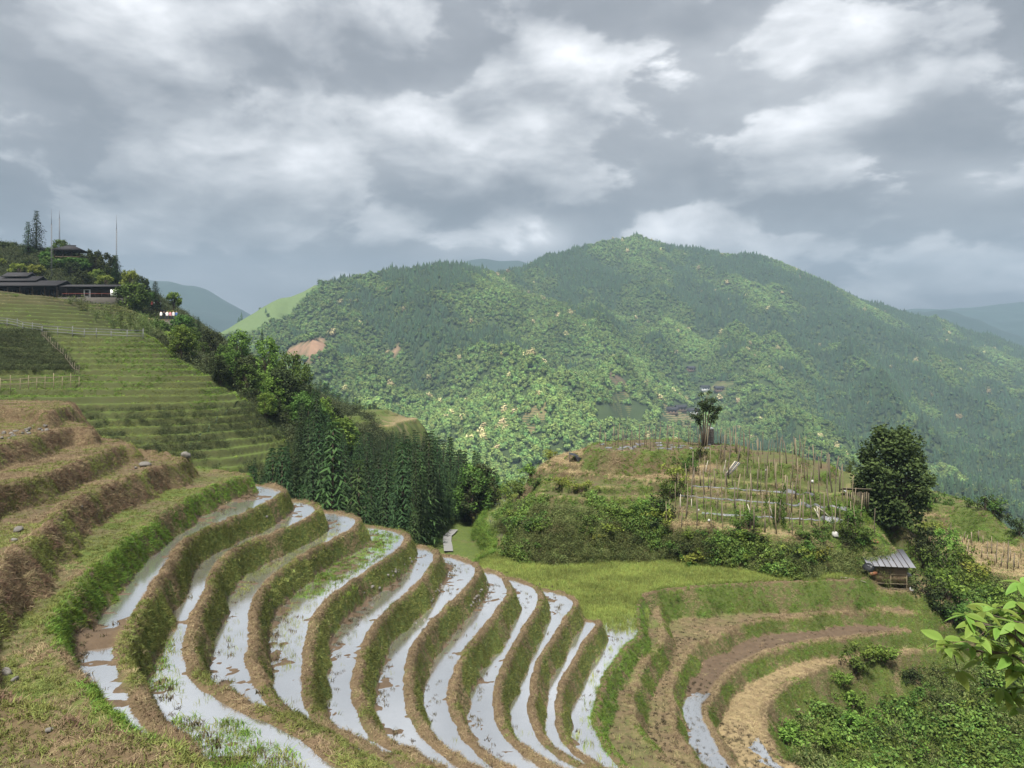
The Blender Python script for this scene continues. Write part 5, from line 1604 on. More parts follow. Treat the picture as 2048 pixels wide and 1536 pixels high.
def shrub(x, y, z_, w_, h, kd, label, group=None):
    o = thing('shrub', label, 'shrub', (x, y, z_ - 0.05), random.random() * 6.28, group, (w_, w_, h))
    a, b = random.choice(SH[kd]); link('stem', a, o); link('foliage', b, o)


# bright shrubs on the slope between the big tree, the hut and the gully
for u, v, s, kd in ((1855, 1010, 1.0, 'light'), (1860, 1055, 1.5, 'yellow'), (1885, 1075, 1.6, 'light'), (1905, 1100, 1.8, 'light'), (1925, 1130, 1.7, 'light'), (1950, 1150, 1.6, 'yellow'), (1880, 1120, 1.7, 'mid'), (1900, 1150, 1.8, 'mid'),
                    (1860, 1090, 1.6, 'dark'), (1845, 1130, 1.5, 'mid'), (1870, 1165, 1.6, 'mid'), (1895, 1185, 1.7, 'light'), (1920, 1200, 1.6, 'mid'), (1940, 1180, 1.6, 'light'), (1965, 1190, 1.5, 'light'), (1990, 1195, 1.4, 'mid'),
                    (1880, 1215, 1.4, 'dark'), (1905, 1235, 1.5, 'mid'), (1930, 1250, 1.5, 'mid'), (1955, 1235, 1.5, 'light'), (1985, 1230, 1.5, 'mid'), (2015, 1220, 1.4, 'light'), (1850, 1175, 1.3, 'dark'), (1840, 1105, 1.4, 'dark'), (2030, 1260, 1.5, 'mid'), (1970, 1275, 1.4, 'dark'), (2000, 1290, 1.4, 'mid')):
    x, y, z_ = hit(u, v + 14, 40)
    shrub(x, y, z_, s * rng.uniform(0.8, 1.1), s * rng.uniform(0.75, 1.1), kd, {'light': 'bright green', 'yellow': 'yellow green', 'mid': 'green', 'dark': 'dark green'}[kd] + ' shrub on the slope behind and beside the bamboo hut', kd + ' shrubs beside the hut')
# overgrown hollow
for k in range(46):
    u = rng.uniform(1560, 2048); v = rng.uniform(1330, 1530)
    if u < 1548 + (1536 - v) * 0.75 and v < 1470: continue
    x, y, z_ = hit(u, v, 20); kd = rng.choice(['light', 'mid', 'light', 'mid', 'dark']); s = rng.uniform(0.7, 1.25)
    shrub(x, y, z_, s, s * 0.8, kd, {'light': 'bright green', 'mid': 'green', 'dark': 'dark green'}[kd] + ' shrub in the overgrown hollow below the straw terrace', kd + ' shrubs in the hollow')
# knoll flank
for k in range(60):
    u = rng.uniform(1000, 1730); v = rng.uniform(1075, 1140) if u > 1330 else rng.uniform(1018, 1105)
    if v > 1095 + (u - 1000) * 0.11: continue
    x, y, z_ = hit(u, v, 44); kd = rng.choice(['light', 'mid', 'mid', 'dark', 'yellow']); s = rng.uniform(0.6, 1.2)
    shrub(x, y, z_, s * 1.2, s * 0.75, kd, {'light': 'bright green', 'mid': 'green', 'dark': 'dark green', 'yellow': 'yellow green'}[kd] + ' shrub on the lower flank of the knoll', kd + ' shrubs on the knoll flank')
for u, v, w_, h, kd in ((1345, 1000, 1.3, 1.5, 'mid'), (1352, 965, 1.2, 1.4, 'yellow'), (1330, 1035, 1.4, 1.3, 'dark'), (1375, 940, 1.1, 1.3, 'mid'), (1400, 925, 0.9, 1.1, 'dark'), (1312, 1060, 1.5, 1.2, 'yellow')):
    x, y, z_ = hit(u, v, 44); shrub(x, y, z_, w_, h, kd, {'mid': 'green', 'dark': 'dark green', 'yellow': 'yellow green'}[kd] + ' shrub in the hedge line climbing the knoll between straw steps and stakes', kd + ' shrubs of the hedge line')
for u, v, w_, h in ((1120, 975, 1.4, 0.8), (1070, 975, 1.4, 0.9), (1040, 985, 1.6, 1.1), (1010, 1000, 1.4, 1.4), (1060, 930, 1.3, 1.2), (1100, 915, 1.0, 0.9), (1030, 950, 1.4, 1.5), (1165, 985, 1.2, 0.8)):
    x, y, z_ = hit(u, v, 50); shrub(x, y, z_, w_, h, random.choice(['yellow', 'light', 'mid']), 'loose bright shrub on the western shoulder of the knoll', 'shrubs on the knoll shoulder')
for u, v, w_, h in ((1555, 1050, 0.8, 2.2), (1500, 1060, 1.0, 1.3), (1700, 1060, 1.2, 1.4), (1720, 1085, 1.2, 1.3), (1640, 1075, 0.9, 1.0), (1475, 1065, 0.8, 0.9), (1700, 945, 0.5, 1.2)):
    x, y, z_ = hit(u, v, 46); shrub(x, y, z_, w_, h, 'mid', 'tall green shrub among the stakes at the lower edge of the knoll beds', 'shrubs among the stakes')
for u, v, w_, h in ((1870, 1006, 1.0, 1.0), (1895, 1010, 0.8, 0.8), (1937, 1016, 0.8, 1.0), (1970, 1022, 1.3, 1.2), (1985, 1030, 1.5, 1.4), (2040, 1056, 1.5, 1.4), (2000, 1040, 1.2, 1.0)):
    x, y, z_ = hit(u, v, 60); shrub(x, y, z_, w_, h, random.choice(['mid', 'dark']), 'shrub on the rim of the terraces beyond the big dark tree', 'shrubs on the far rim')

# ------------------------------------------------------------------ built things
M_BAM = plain('weathered_bamboo', (0.20, 0.165, 0.11), 0.7, 0.3, 8.0, stretch=(6, 6, 0.8))
M_STAKE = plain('old_stake', (0.125, 0.105, 0.078), 0.9, 0.35, 6.0, stretch=(6, 6, 0.8))
M_PALEWOOD = plain('pale_plank', (0.36, 0.33, 0.27), 0.8, 0.2, 8.0, stretch=(6, 6, 0.8))
M_MAT = plain('bamboo_mat_wall', (0.29, 0.21, 0.135), 0.85, 0.35, 14.0, stretch=(5, 5, 0.5), bump=0.4)
M_ROOFM = plain('weathered_sheet', (0.135, 0.14, 0.16), 0.55, 0.25, 3.0, spec=0.4)
M_DARKWOOD = plain('dark_timber', (0.040, 0.030, 0.024), 0.85, 0.3, 3.0)
M_TILE = plain('dark_roof_tile', (0.028, 0.027, 0.030), 0.8, 0.35, 4.0)
M_WHITE = plain('white_paint', (0.74, 0.75, 0.76), 0.6, 0.08, 2.0)
M_PLASTIC = plain('grey_plastic_film', (0.12, 0.125, 0.14), 0.55, 0.35, 3.0, spec=0.5)
M_WBAG = plain('white_sack', (0.34, 0.34, 0.33), 0.6, 0.15, 5.0)
M_BLACK = plain('black_tarp', (0.016, 0.017, 0.020), 0.45, 0.3, 5.0, spec=0.4)
M_ORANGE = plain('orange_plastic', (0.17, 0.075, 0.04), 0.5, 0.15, 5.0)
M_RED = plain('red_rail', (0.20, 0.045, 0.035), 0.6, 0.2, 5.0)
M_STONE = plain('field_stone', (0.14, 0.132, 0.12), 0.9, 0.35, 6.0, bump=0.5)
M_STONEP = plain('pillar_stone', (0.22, 0.20, 0.18), 0.9, 0.35, 6.0)
M_STONEW = plain('grey_wall_stone', (0.085, 0.078, 0.068), 0.9, 0.4, 2.0, bump=0.5)
M_STEEL = plain('galvanised_steel', (0.115, 0.12, 0.125), 0.5, 0.15, 3.0, spec=0.4)
M_GLASS = plain('dark_window', (0.012, 0.014, 0.018), 0.12, 0.1, 1.0, spec=0.6)
M_HOUSE = plain('timber_house_wall', (0.16, 0.11, 0.075), 0.85, 0.25, 0.6)


def rotz(a):
    c, s = math.cos(a), math.sin(a)
    return np.array([[c, -s, 0], [s, c, 0], [0, 0, 1]])


def stone_mesh(seed):
    r = np.random.default_rng(seed); import bmesh
    bm = bmesh.new(); bmesh.ops.create_icosphere(bm, subdivisions=2, radius=0.5)
    V = np.array([v.co[:] for v in bm.verts]); Ff = np.array([[v.index for v in f.verts] for f in bm.faces]); bm.free()
    for _ in range(6):
        n = r.normal(size=3); n /= np.linalg.norm(n); dd = V @ n; c = 0.26 + 0.15 * r.random(); V = V - np.outer(np.maximum(dd - c, 0), n)
    V *= np.array([1.0, 0.75, 0.6]) * (1 + 0.05 * r.normal(size=(len(V), 1)))
    return mesh_np('stone', V, [Ff], M_STONE)


STONES = [stone_mesh(700 + k) for k in range(5)]

# ---------------- bamboo hut on stilts
x, y, z_ = L(1780, 1181, -14.5)[0], L(1780, 1181, -14.5)[1] + 0.55, -14.5
hut = thing('bamboo_hut', 'small bamboo walled hut on stilts with grey sheet roof at the terrace end', 'hut', (x, y, z_), math.radians(-11))
HW, HD, FH, BH, FL = 2.05, 1.7, 1.72, 2.08, 0.52
for px_, py_, hh in ((-HW / 2, -HD / 2, FH), (0.05, -HD / 2, FH), (HW / 2, -HD / 2, FH), (-HW / 2 - 0.25, HD / 2 + 0.15, BH), (HW / 2, HD / 2, BH), (-HW / 2, 0.1, (FH + BH) / 2)):
    MB().tube([(px_, py_, -0.35), (px_ + 0.01, py_, hh * 0.5), (px_, py_, hh + 0.03)], 0.038, 7).build('post', M_BAM, hut)
fl_ = MB(); fl_.box((0, 0, FL - 0.03), (HW + 0.08, HD + 0.05, 0.05)); fl_.build('floor', M_DARKWOOD, hut)
for k, (c_, wd, rot_, zt) in enumerate((((0, -HD / 2 + 0.03, 0), HW, 0, FH - 0.05), ((0, HD / 2 - 0.03, 0), HW, 0, BH - 0.08), ((-HW / 2 + 0.03, 0, 0), HD, PI / 2, FH), ((HW / 2 - 0.03, 0, 0), HD, PI / 2, FH))):
    wl_ = MB(); n_ = int(wd / 0.085)
    for j in range(n_):
        wl_.box((-wd / 2 + (j + 0.5) * wd / n_, 0.008 * (j % 2), (FL + zt) / 2 + 0.004 * (j % 3)), (wd / n_ * 0.9, 0.022, zt - FL - 0.006 * (j % 2)))
    wo = wl_.build('wall', M_MAT, hut, loc=c_, rot=(0, 0, rot_))
for zz in (FL + 0.02, FL + 0.62, FH - 0.10, 0.22):
    MB().tube([(-HW / 2 - 0.12, -HD / 2 - 0.035, zz), (HW / 2 + 0.08, -HD / 2 - 0.035, zz + 0.015)], 0.024, 6).build('rail', M_BAM, hut)
for zz in (FL + 0.62, FH - 0.1):
    MB().tube([(-HW / 2 - 0.02, -HD / 2 - 0.1, zz), (-HW / 2 - 0.02, HD / 2 + 0.1, zz + 0.02)], 0.022, 6).build('rail', M_BAM, hut)
roof = link('roof', None, hut)
ns = 8
for j in range(ns):
    xa = -HW / 2 - 0.42 + j * (HW + 0.82) / ns; xb = xa + (HW + 0.82) / ns + 0.02
    y0, y1 = -HD / 2 - 0.42 - 0.03 * (j % 2), HD / 2 + 0.50 + 0.05 * ((j * 3) % 2)
    sl = (BH - FH) / HD; lift_ = 0.008 * (j % 2)
    V = []; nx_ = 9
    for i in range(nx_):
        xx = xa + (xb - xa) * i / (nx_ - 1); cz = 0.010 * math.cos(i * PI)
        for yy in (y0, y1):
            for th in (0.0, 0.012): V.append((xx, yy, FH + 0.10 + (yy + HD / 2) * sl + cz + lift_ + th))
    Fq = []
    for i in range(nx_ - 1):
        a = i * 4; b = a + 4
        Fq += [[a + 1, b + 1, b + 3, a + 3], [a, a + 2, b + 2, b], [a, b, b + 1, a + 1], [a + 2, a + 3, b + 3, b + 2]]
    mbs = MB(); mbs.add(V, Fq); mbs.build('roof_sheet', M_ROOFM, roof)
    if j: MB().tube([(xa, y0 - 0.06, FH + 0.135 + (y0 + HD / 2) * sl), (xa + 0.03, y1 + 0.1, FH + 0.135 + (y1 + HD / 2) * sl)], 0.022, 5).build('batten', M_DARKWOOD, roof)
for yy in (-HD / 2 - 0.2, HD / 2 + 0.2):
    MB().tube([(-HW / 2 - 0.4, yy, FH + 0.06 + (yy + HD / 2) * (BH - FH) / HD), (HW / 2 + 0.4, yy, FH + 0.06 + (yy + HD / 2) * (BH - FH) / HD)], 0.03, 6).build('purlin', M_BAM, roof)


def blob(name, label, cat, loc, size, mat, seed, extra=None, group=None):
    """a slumped bundle, sack or heap"""
    r = np.random.default_rng(seed); import bmesh
    bm = bmesh.new(); bmesh.ops.create_icosphere(bm, subdivisions=3, radius=0.5)
    V = np.array([v.co[:] for v in bm.verts]); Ff = np.array([[v.index for v in f.verts] for f in bm.faces]); bm.free()
    n = np.zeros(len(V))
    for _ in range(14):
        dv = r.normal(size=3); n += 0.035 * np.sin(V @ dv * 5 + r.random() * 6)
    V = V * (1 + n)[:, None]; V[:, 2] = np.where(V[:, 2] < -0.22, -0.22, V[:, 2]) + 0.22
    return link(name, mesh_np(name, V * np.array(size), [Ff], mat, True), loc=loc, label=label, category=cat, group=group, rot=(0, 0, r.random() * 3))


c_, s_ = math.cos(math.radians(-11)), math.sin(math.radians(-11))
def hutp(a, b, c): return (x + a * c_ - b * s_, y + a * s_ + b * c_, c)
px_ = hutp(-1.35, -0.95, 0)
tb = thing('covered_bundle', 'bundle under black tarp with an orange box beneath, beside the hut posts', 'bundle', (px_[0], px_[1], gz(px_[0], px_[1])), 0.2)
ob = blob('cover', None, None, (0, 0, 0.20), (0.95, 0.7, 0.75), M_BLACK, 5); ob.parent = tb
for k_ in ('label', 'category'):
    if k_ in ob: del ob[k_]
MB().box((0.12, -0.30, 0.12), (0.50, 0.26, 0.22)).build('box', M_ORANGE, tb)
px_ = hutp(1.25, -0.2, 0); blob('white_sack', 'white sack lying against the side of the bamboo hut', 'sack', (px_[0], px_[1], gz(px_[0], px_[1]) + 0.75), (0.55, 0.45, 0.30), M_WBAG, 6)
px_ = hutp(1.35, -0.75, 0); blob('white_sack', 'small pale sack at the foot of the hut post', 'sack', (px_[0], px_[1], gz(px_[0], px_[1])), (0.28, 0.25, 0.32), M_WBAG, 7)


def pole_between(name, a, b, rad, mat, label, cat, group=None, sides=6, bow=0.0):
    a = np.array(a, float); b = np.array(b, float); m_ = (a + b) / 2 + np.array([bow, 0, 0])
    o = MB().tube([(0, 0, -0.15), m_ - a, b - a], [rad, rad * 0.9, rad * 0.65], sides).build(name, mat, None, loc=tuple(a), label=label, category=cat, group=group)
    return o


a = hit(1726, 1172, 40); pole_between('bent_hose', (a[0] - 1.3, a[1] + 0.4, gz(a[0] - 1.3, a[1] + 0.4) + 0.3), (a[0] + 0.2, a[1], a[2] + 0.1), 0.03, M_PALEWOOD, 'pale bent pole lying from the field bund to the hut', 'pole', bow=0.1)

# ---------------- stakes on the knoll
STK = [MB().tube([(0, 0, -0.2), (0.012 * k, 0.01, 0.5), (0.0, 0.015 * k, 1.0)], [0.027, 0.024, 0.017], 5).mesh('stake', M_STAKE if k % 3 else M_BAM) for k in range(5)]
spots = []
def stake(u, v, h, lab, grp, thick=1.0):
    p = hit(u, v, 44)
    o = link('bamboo_stake', STK[rng.integers(0, 5)], None, (p[0], p[1], p[2]), (rng.normal() * 0.05, rng.normal() * 0.05, rng.random() * 6), (1.25 * thick, 1.25 * thick, h), label=lab, category='stake', group=grp)
    return p
r9 = np.random.default_rng(909)
for k in range(52):     # flat top
    u = r9.uniform(1195, 1500); stake(u, r9.uniform(886, 903), r9.uniform(1.2, 2.2), 'thin bamboo stake on the flat bare top of the knoll', 'stakes on the knoll top')
ROWS = [(905, 1440, 1610, 16, 'highest staked row below the slim tree'), (925, 1430, 1660, 20, 'second staked row of the knoll side'), (952, 1375, 1690, 24, 'third staked row of the knoll side'), (972, 1360, 1690, 20, 'fourth staked row of the knoll side'),
        (992, 1350, 1710, 22, 'fifth staked row of the knoll side'), (1015, 1345, 1715, 22, 'sixth staked row of the knoll side'), (1040, 1330, 1730, 22, 'seventh staked row of the knoll side'), (1058, 1325, 1760, 16, 'lowest staked row, above the green brush slope')]
for v0, u0, u1, n_, nm in ROWS:
    for k in range(n_):
        u = u0 + (u1 - u0) * (k + 0.5) / n_ + r9.uniform(-6, 6); v = v0 + (u - u0) * 0.045 + r9.uniform(-4, 4)
        stake(u, v, r9.uniform(1.3, 2.3) * (1.25 if r9.random() < 0.15 else 1), 'thin bamboo stake in the ' + nm, nm, 1.0 if r9.random() < 0.8 else 1.6)
for k in range(34):
    u = r9.uniform(1880, 2045); v = 1065 + (u - 1880) * 0.25 + r9.uniform(0, 45); stake(u, min(v, 1160), r9.uniform(0.7, 1.4), 'short dark stake in the straw field beyond the big tree', 'stakes beyond the big tree', 1.3)

# ---------------- pale poles and planks leaning on the knoll (foot and top in the photo)
for (u0, v0, u1, v1, lab) in ((1410, 949, 1416, 921, 'white pole leaning on the upper straw step, beside the hedge line'), (1446, 950, 1452, 920, 'white pole leaning beside the stack of grey planks'), (1361, 1015, 1361, 988, 'pale upright pole in the beds near the hedge line'),
                              (1383, 1015, 1383, 992, 'short pale upright pole with rags beside it'), (1503, 1033, 1495, 1008, 'pale pole leaning over the lower beds'), (1574, 1036, 1558, 999, 'long pale pole slanting over the lower beds'), (1545, 1034, 1537, 1002, 'brownish pole slanting over the middle of the beds'),
                              (1638, 1040, 1634, 1012, 'pale forked pole among the tangled sticks'), (1664, 1038, 1632, 1012, 'long pale stick lying slantwise among the tangled sticks'), (1640, 1042, 1628, 1016, 'thin pale stick crossing the forked pole')):
    a = hit(u0, v0, 44); yy = a[1] + 0.35; b = W(u1, v1, yy)
    pole_between('leaning_pole', a, b, 0.045, M_PALEWOOD, lab, 'pole')
a = hit(1462, 951, 44)
pk = thing('plank_stack', 'stack of grey planks leaning together like a tent on the knoll', 'planks', a)
for k, dx in enumerate((-0.05, 0.10, 0.24, 0.36)):
    P0 = np.array([dx - 0.45, -0.1 + 0.06 * k, 0.0]); P1 = np.array([dx + 0.42, 0.25 + 0.03 * k, 1.0 - 0.05 * k]); dv = P1 - P0; dv /= np.linalg.norm(dv)
    sd_v = np.cross(dv, (0, 0, 1)); sd_v /= np.linalg.norm(sd_v); up_ = np.cross(sd_v, dv)
    MB().box((P0 + P1) / 2, (np.linalg.norm(P1 - P0) + 0.15, 0.13, 0.03), np.array([dv, sd_v, up_]).T).build('plank', M_ROOFM if k % 2 else M_PALEWOOD, pk)
MB().tube([(0.55, 0.3, -0.1), (0.52, 0.28, 0.95)], 0.03, 6).build('prop', M_PALEWOOD, pk)

# ---------------- plastic film on the beds
def film(u0, v0, u1, v1, wid, lab, seed, n=46):
    r = np.random.default_rng(seed); m_ = 7
    T_ = np.linspace(0, 1, n)
    C_ = np.array([hit(u0 + (u1 - u0) * t_, v0 + (v1 - v0) * t_, 44) for t_ in T_])
    if n > 12:
        ker = np.ones(7) / 7; C_ = np.c_[[np.convolve(np.pad(C_[:, q], 3, mode='edge'), ker, 'valid') for q in range(2)]].T
    tg = np.gradient(C_[:, :2], axis=0); tg /= np.linalg.norm(tg, axis=1)[:, None] + 1e-9
    XY = []
    for i, t_ in enumerate(T_):
        wv = wid * (0.35 + 0.65 * abs(math.sin(t_ * 9 + seed)) * (0.6 + 0.6 * r.random()))
        for j in range(m_): XY.append(C_[i, :2] + np.array([-tg[i, 1], tg[i, 0]]) * (j / (m_ - 1) - 0.5) * wv)
    XY = np.array(XY); zz = ground_z(XY[:, 0], XY[:, 1])
    hh = np.array([0.02 + 0.06 * (1 - (2 * (k % m_) / (m_ - 1) - 1) ** 2) for k in range(len(XY))]) + 0.03 * r.random(len(XY))
    idx = np.arange(n * m_).reshape(n, m_); Q = np.stack([idx[:-1, :-1], idx[:-1, 1:], idx[1:, 1:], idx[1:, :-1]], -1).reshape(-1, 4)
    me = mesh_np('plastic_film', np.c_[XY, zz + hh], [Q], M_PLASTIC, True)
    o = link('plastic_film', me, label=lab, category='plastic film')
    return o
film(1380, 973, 1632, 991, 0.24, 'crumpled grey plastic film along the upper vegetable bed of the knoll', 1)
film(1350, 992, 1700, 1020, 0.24, 'crumpled grey plastic film along the middle vegetable bed of the knoll', 2, 60)
film(1400, 1028, 1690, 1045, 0.26, 'crumpled grey plastic film along the lower vegetable bed of the knoll', 3, 60)
for k in range(26):
    u = r9.uniform(1200, 1415); v = r9.uniform(887, 900); p = hit(u, v, 50)
    o = film(u, v, u + r9.uniform(5, 13), v + r9.uniform(-0.3, 0.3), 0.35, 'pale scrap of plastic film on the bare beds of the knoll top', 20 + k, 8); o['group'] = 'film scraps on the knoll top'
for (u, v, w_, lab) in ((1670, 1078, 0.75, 'white bundled sack standing at the lower edge of the knoll beds'), (1625, 968, 0.45, 'small white sack in the grass of the upper beds'), (1397, 1022, 0.30, 'white rag bundle among the lower stakes'), (1533, 942, 0.35, 'little white sack on the upper straw step'), (1690, 985, 0.4, 'white scrap heap beside the bamboo screen'), (1418, 1047, 0.35, 'white bag at the hedge end of the lowest bed')):
    p = hit(u, v, 44); blob('white_sack', lab, 'sack', p, (w_ * 0.75, w_ * 0.5, w_ * 0.6), M_WBAG, int(u))
p = hit(1748, 1086, 44); blob('orange_sheet', 'orange plastic sheet heaped under the big tree', 'sheet', p, (0.6, 0.4, 0.3), M_ORANGE, 44)
# black tarp tent at the western shoulder
p = hit(1154, 925, 50)
tt = thing('black_tarp', 'black tarp stretched over sticks at the western shoulder of the knoll', 'tarp', p)
mbt = MB(); mbt.add([(-0.75, -0.35, 0.75), (-0.2, -0.45, 0.62), (0.62, -0.40, 0.30), (0.55, 0.5, 0.32), (-0.1, 0.55, 0.72), (-0.7, 0.5, 0.85), (0.1, -0.42, -0.05), (0.45, -0.42, -0.05), (0.4, 0.3, -0.05)],
                    [[0, 1, 4, 5], [1, 2, 3, 4], [1, 6, 7, 2], [2, 7, 8, 3]]); mbt.build('sheet', M_BLACK, tt)
for q_ in ((-0.7, -0.3, 0.8), (-0.6, 0.45, 0.9), (0.1, -0.4, 0.6)): MB().tube([(q_[0], q_[1], -0.15), q_], 0.025, 5).build('stick', M_STAKE, tt)
# stone pillar with white cap beside the slim tree
p = hit(1422, 889, 50)
pil = thing('stone_pillar', 'square stone pillar with white cap beside the slim tree', 'pillar', p, 0.3)
for k in range(9):
    MB().box((0.015 * (k % 2), 0.01 * ((k + 1) % 2), 0.08 + k * 0.155), (0.44 - 0.03 * (k % 3), 0.42 - 0.02 * (k % 2), 0.145)).build('stone', M_STONEP, pil)
cp_ = MB(); cp_.tube([(0, 0, 1.42), (0, 0, 1.52), (0, 0, 1.58)], [0.27, 0.26, 0.12], 10); cp_.build('cap', M_WHITE, pil)
# bamboo screen by the big tree
p = hit(1714, 1012, 44)
sc = thing('bamboo_screen', 'lean-to screen of upright bamboo with a low roof beside the big tree', 'screen', p, -0.25)
for k in range(13): MB().tube([(-0.75 + k * 0.125, 0.02 * (k % 2), -0.2), (-0.74 + k * 0.125, 0.0, 0.95 + 0.05 * (k % 3))], 0.026, 5).build('cane', M_BAM if k % 2 else M_STAKE, sc)
MB().box((0, 0.35, 1.12), (1.9, 1.0, 0.05), np.array(Euler((-0.25, 0, 0)).to_matrix())).build('roof', M_STAKE, sc)
for q_ in ((-0.8, 0.75), (0.8, 0.75)): MB().tube([(q_[0], q_[1], -0.3), (q_[0], q_[1], 1.0)], 0.03, 5).build('post', M_STAKE, sc)

# ---------------- the pale path below the ditch
CP = np.array([hit(u, v, 50) for u, v in ((897, 1106), (896, 1096), (894, 1086), (895, 1076), (901, 1070), (908, 1063))])
V = []
for k, c in enumerate(CP):
    for sgn in (-1, 1): V.append((c[0] + sgn * 0.38, c[1], max(CP[:, 2].max(), c[2]) + 0.12))
link('path', mesh_np('path', np.array(V), [np.array([[2 * k, 2 * k + 1, 2 * k + 3, 2 * k + 2] for k in range(len(CP) - 1)])], plain('pale_concrete', (0.20, 0.20, 0.195), 0.8, 0.15)), kind='structure', label='narrow pale path below the ditch beside the fir wood')

# ---------------- stones
for (u, v, s, lab) in ((392, 1462, 0.24, 'pale boulder on the bund at the near end of the second paddy'), (12, 1352, 0.35, 'grey stone beside the bright moss patch on the dry terrace'), (30, 1362, 0.22, 'small grey stone next to the mossy one'), (36, 1066, 0.42, 'grey stone on the upper dry terrace tread'), (28, 1084, 0.28, 'smaller stone below the grey one on the dry tread'),
                       (290, 933, 0.75, 'flat pale slab stone at the nose of a dry terrace'), (272, 938, 0.30, 'small upright pale stone beside the flat slab'), (372, 915, 0.8, 'pale stone at the nose of the dry terraces against the green hillside'), (533, 1046, 0.28, 'white stone in the grassy bank of the first paddy'), (98, 1470, 0.16, 'pale stone lying in the near dry grass'), (163, 1023, 0.2, 'small pale stone on the dry bank')):
    p = hit(u, v, 5); link('stone', STONES[int(u) % 5], None, (p[0], p[1], p[2] + s * 0.12), (0.2, 0.1, u), s * 0.7, label=lab, category='stone')
for k in range(24):
    u = r9.uniform(-5, 98); v = 876 - u * 0.22 + r9.uniform(-7, 7); p = hit(u, v, 20); s = r9.uniform(0.12, 0.28)
    link('stone', STONES[k % 5], None, (p[0], p[1], p[2] + s * 0.1), (r9.random(), r9.random(), r9.random() * 6), s, label='pale rubble stone in the row lying under the highest dry bank', category='stone', group='rubble row')
for k in range(54):     # stones showing in the lower part of three paddy banks
    t_ = r9.random(); key, (u0, v0), (u1, v1) = [('paddy4', (730, 1195), (845, 1110)), ('paddy5', (815, 1290), (900, 1160)), ('paddy6', (945, 1215), (985, 1170))][k % 3]
    u = u0 + (u1 - u0) * t_ + r9.uniform(-9, 9); v = v0 + (v1 - v0) * t_ + r9.uniform(-9, 9); p = hit(u, v, 12); s = r9.uniform(0.10, 0.24)
    link('stone', STONES[k % 5], TERR[key], (p[0], p[1], p[2] + 0.02), (r9.random(), r9.random(), r9.random() * 6), s)

# ---------------- the hilltop: long house, side building, pavilion, masts, fences, people
def roof_slab(mb, cx, cy, z0, w_, d_, rise, th=0.18, over=0.0):
    """gable roof along x"""
    x0, x1 = cx - w_ / 2, cx + w_ / 2; y0, y1 = cy - d_ / 2, cy + d_ / 2
    mb.add([(x0, y0, z0), (x1, y0, z0), (x1, cy, z0 + rise), (x0, cy, z0 + rise), (x0, y1, z0), (x1, y1, z0), (x0, y0, z0 + th), (x1, y0, z0 + th), (x1, cy, z0 + rise + th), (x0, cy, z0 + rise + th), (x0, y1, z0 + th), (x1, y1, z0 + th)],
           [[0, 3, 2, 1], [3, 4, 5, 2], [6, 7, 8, 9], [9, 8, 11, 10], [0, 1, 7, 6], [4, 10, 11, 5], [0, 6, 9, 3], [3, 9, 10, 4], [1, 2, 8, 7], [2, 5, 11, 8]])
Yh = 148.0
xa, xb = (-40 - 1024) / F * Yh, (130 - 1024) / F * Yh
zb_ = -(608 - VH) / F * Yh
lh = thing('long_house', 'long dark timber house with stepped tiled roofs on the hill', 'house', ((xa + xb) / 2, Yh, zb_))
Wd = xb - xa
MB().box((0, 1.2, 1.4), (Wd, 5.5, 3.6)).build('wall', M_DARKWOOD, lh)
MB().box((0, -1.2, -1.6), (Wd + 0.6, 8.0, 3.4)).build('plinth', M_STONEW, lh)
nb = 7
for k in range(nb):
    xx = -Wd / 2 + (k + 0.5) * Wd / nb
    wn = MB().box((xx, -1.58, 1.75), (Wd / nb * 0.78, 0.08, 1.5)).build('window', M_GLASS, lh)
    for q_ in (-0.36, 0.0, 0.36): MB().box((xx + q_ * Wd / nb, -1.66, 1.75), (0.07, 0.08, 1.6)).build('mullion', M_HOUSE, wn)
for k in range(nb + 1): MB().box((-Wd / 2 + k * Wd / nb, -2.6, 1.3), (0.16, 0.16, 3.4)).build('post', M_HOUSE, lh)
for zz in (0.55, 0.95): MB().box((0, -2.6, zz), (Wd, 0.07, 0.08)).build('rail', M_HOUSE, lh)
MB().box((0, -2.2, 0.12), (Wd + 0.2, 1.2, 0.14)).build('balcony', M_DARKWOOD, lh)
r1 = MB(); roof_slab(r1, 0, -0.4, 3.0, Wd + 1.4, 7.2, 1.3); r1.build('roof', M_TILE, lh)
r2 = MB(); roof_slab(r2, -2.2, 0.6, 4.15, Wd * 0.72, 5.0, 1.1); r2.build('roof', M_TILE, lh)
r3 = MB(); roof_slab(r3, -Wd * 0.06, 0.8, 5.1, Wd * 0.30, 3.6, 0.9); r3.build('roof', M_TILE, lh)
# side building
Ys = 146.0; xa, xb = (136 - 1024) / F * Ys, (240 - 1024) / F * Ys; zs = -(594 - VH) / F * Ys
sb = thing('side_building', 'low dark building with red railing and a white doorway beside the long house', 'building', ((xa + xb) / 2, Ys, zs)); Wd = xb - xa
MB().box((0, 1.2, 0.7), (Wd, 3.0, 2.0)).build('wall', M_DARKWOOD, sb)
MB().box((0, 0.0, -1.6), (Wd + 1.0, 5.0, 2.6)).build('retaining_wall', M_STONEW, sb)
r1 = MB(); roof_slab(r1, 0, 0.8, 1.75, Wd + 1.2, 4.6, 0.55, 0.14); r1.build('roof', M_TILE, sb)
dr_ = MB().box((-1.1, -0.36, 0.65), (1.3, 0.10, 1.5)).build('doorway', M_WHITE, sb)
MB().box((-1.1, -0.43, 0.70), (0.75, 0.06, 1.1)).build('pane', M_GLASS, dr_)
for zz in (0.45,): MB().box((0, -1.9, zz), (Wd, 0.05, 0.06)).build('rail', M_RED, sb)
for k in range(9): MB().box((-Wd / 2 + k * Wd / 8, -1.9, 0.1), (0.07, 0.07, 0.85)).build('post', M_DARKWOOD, sb)
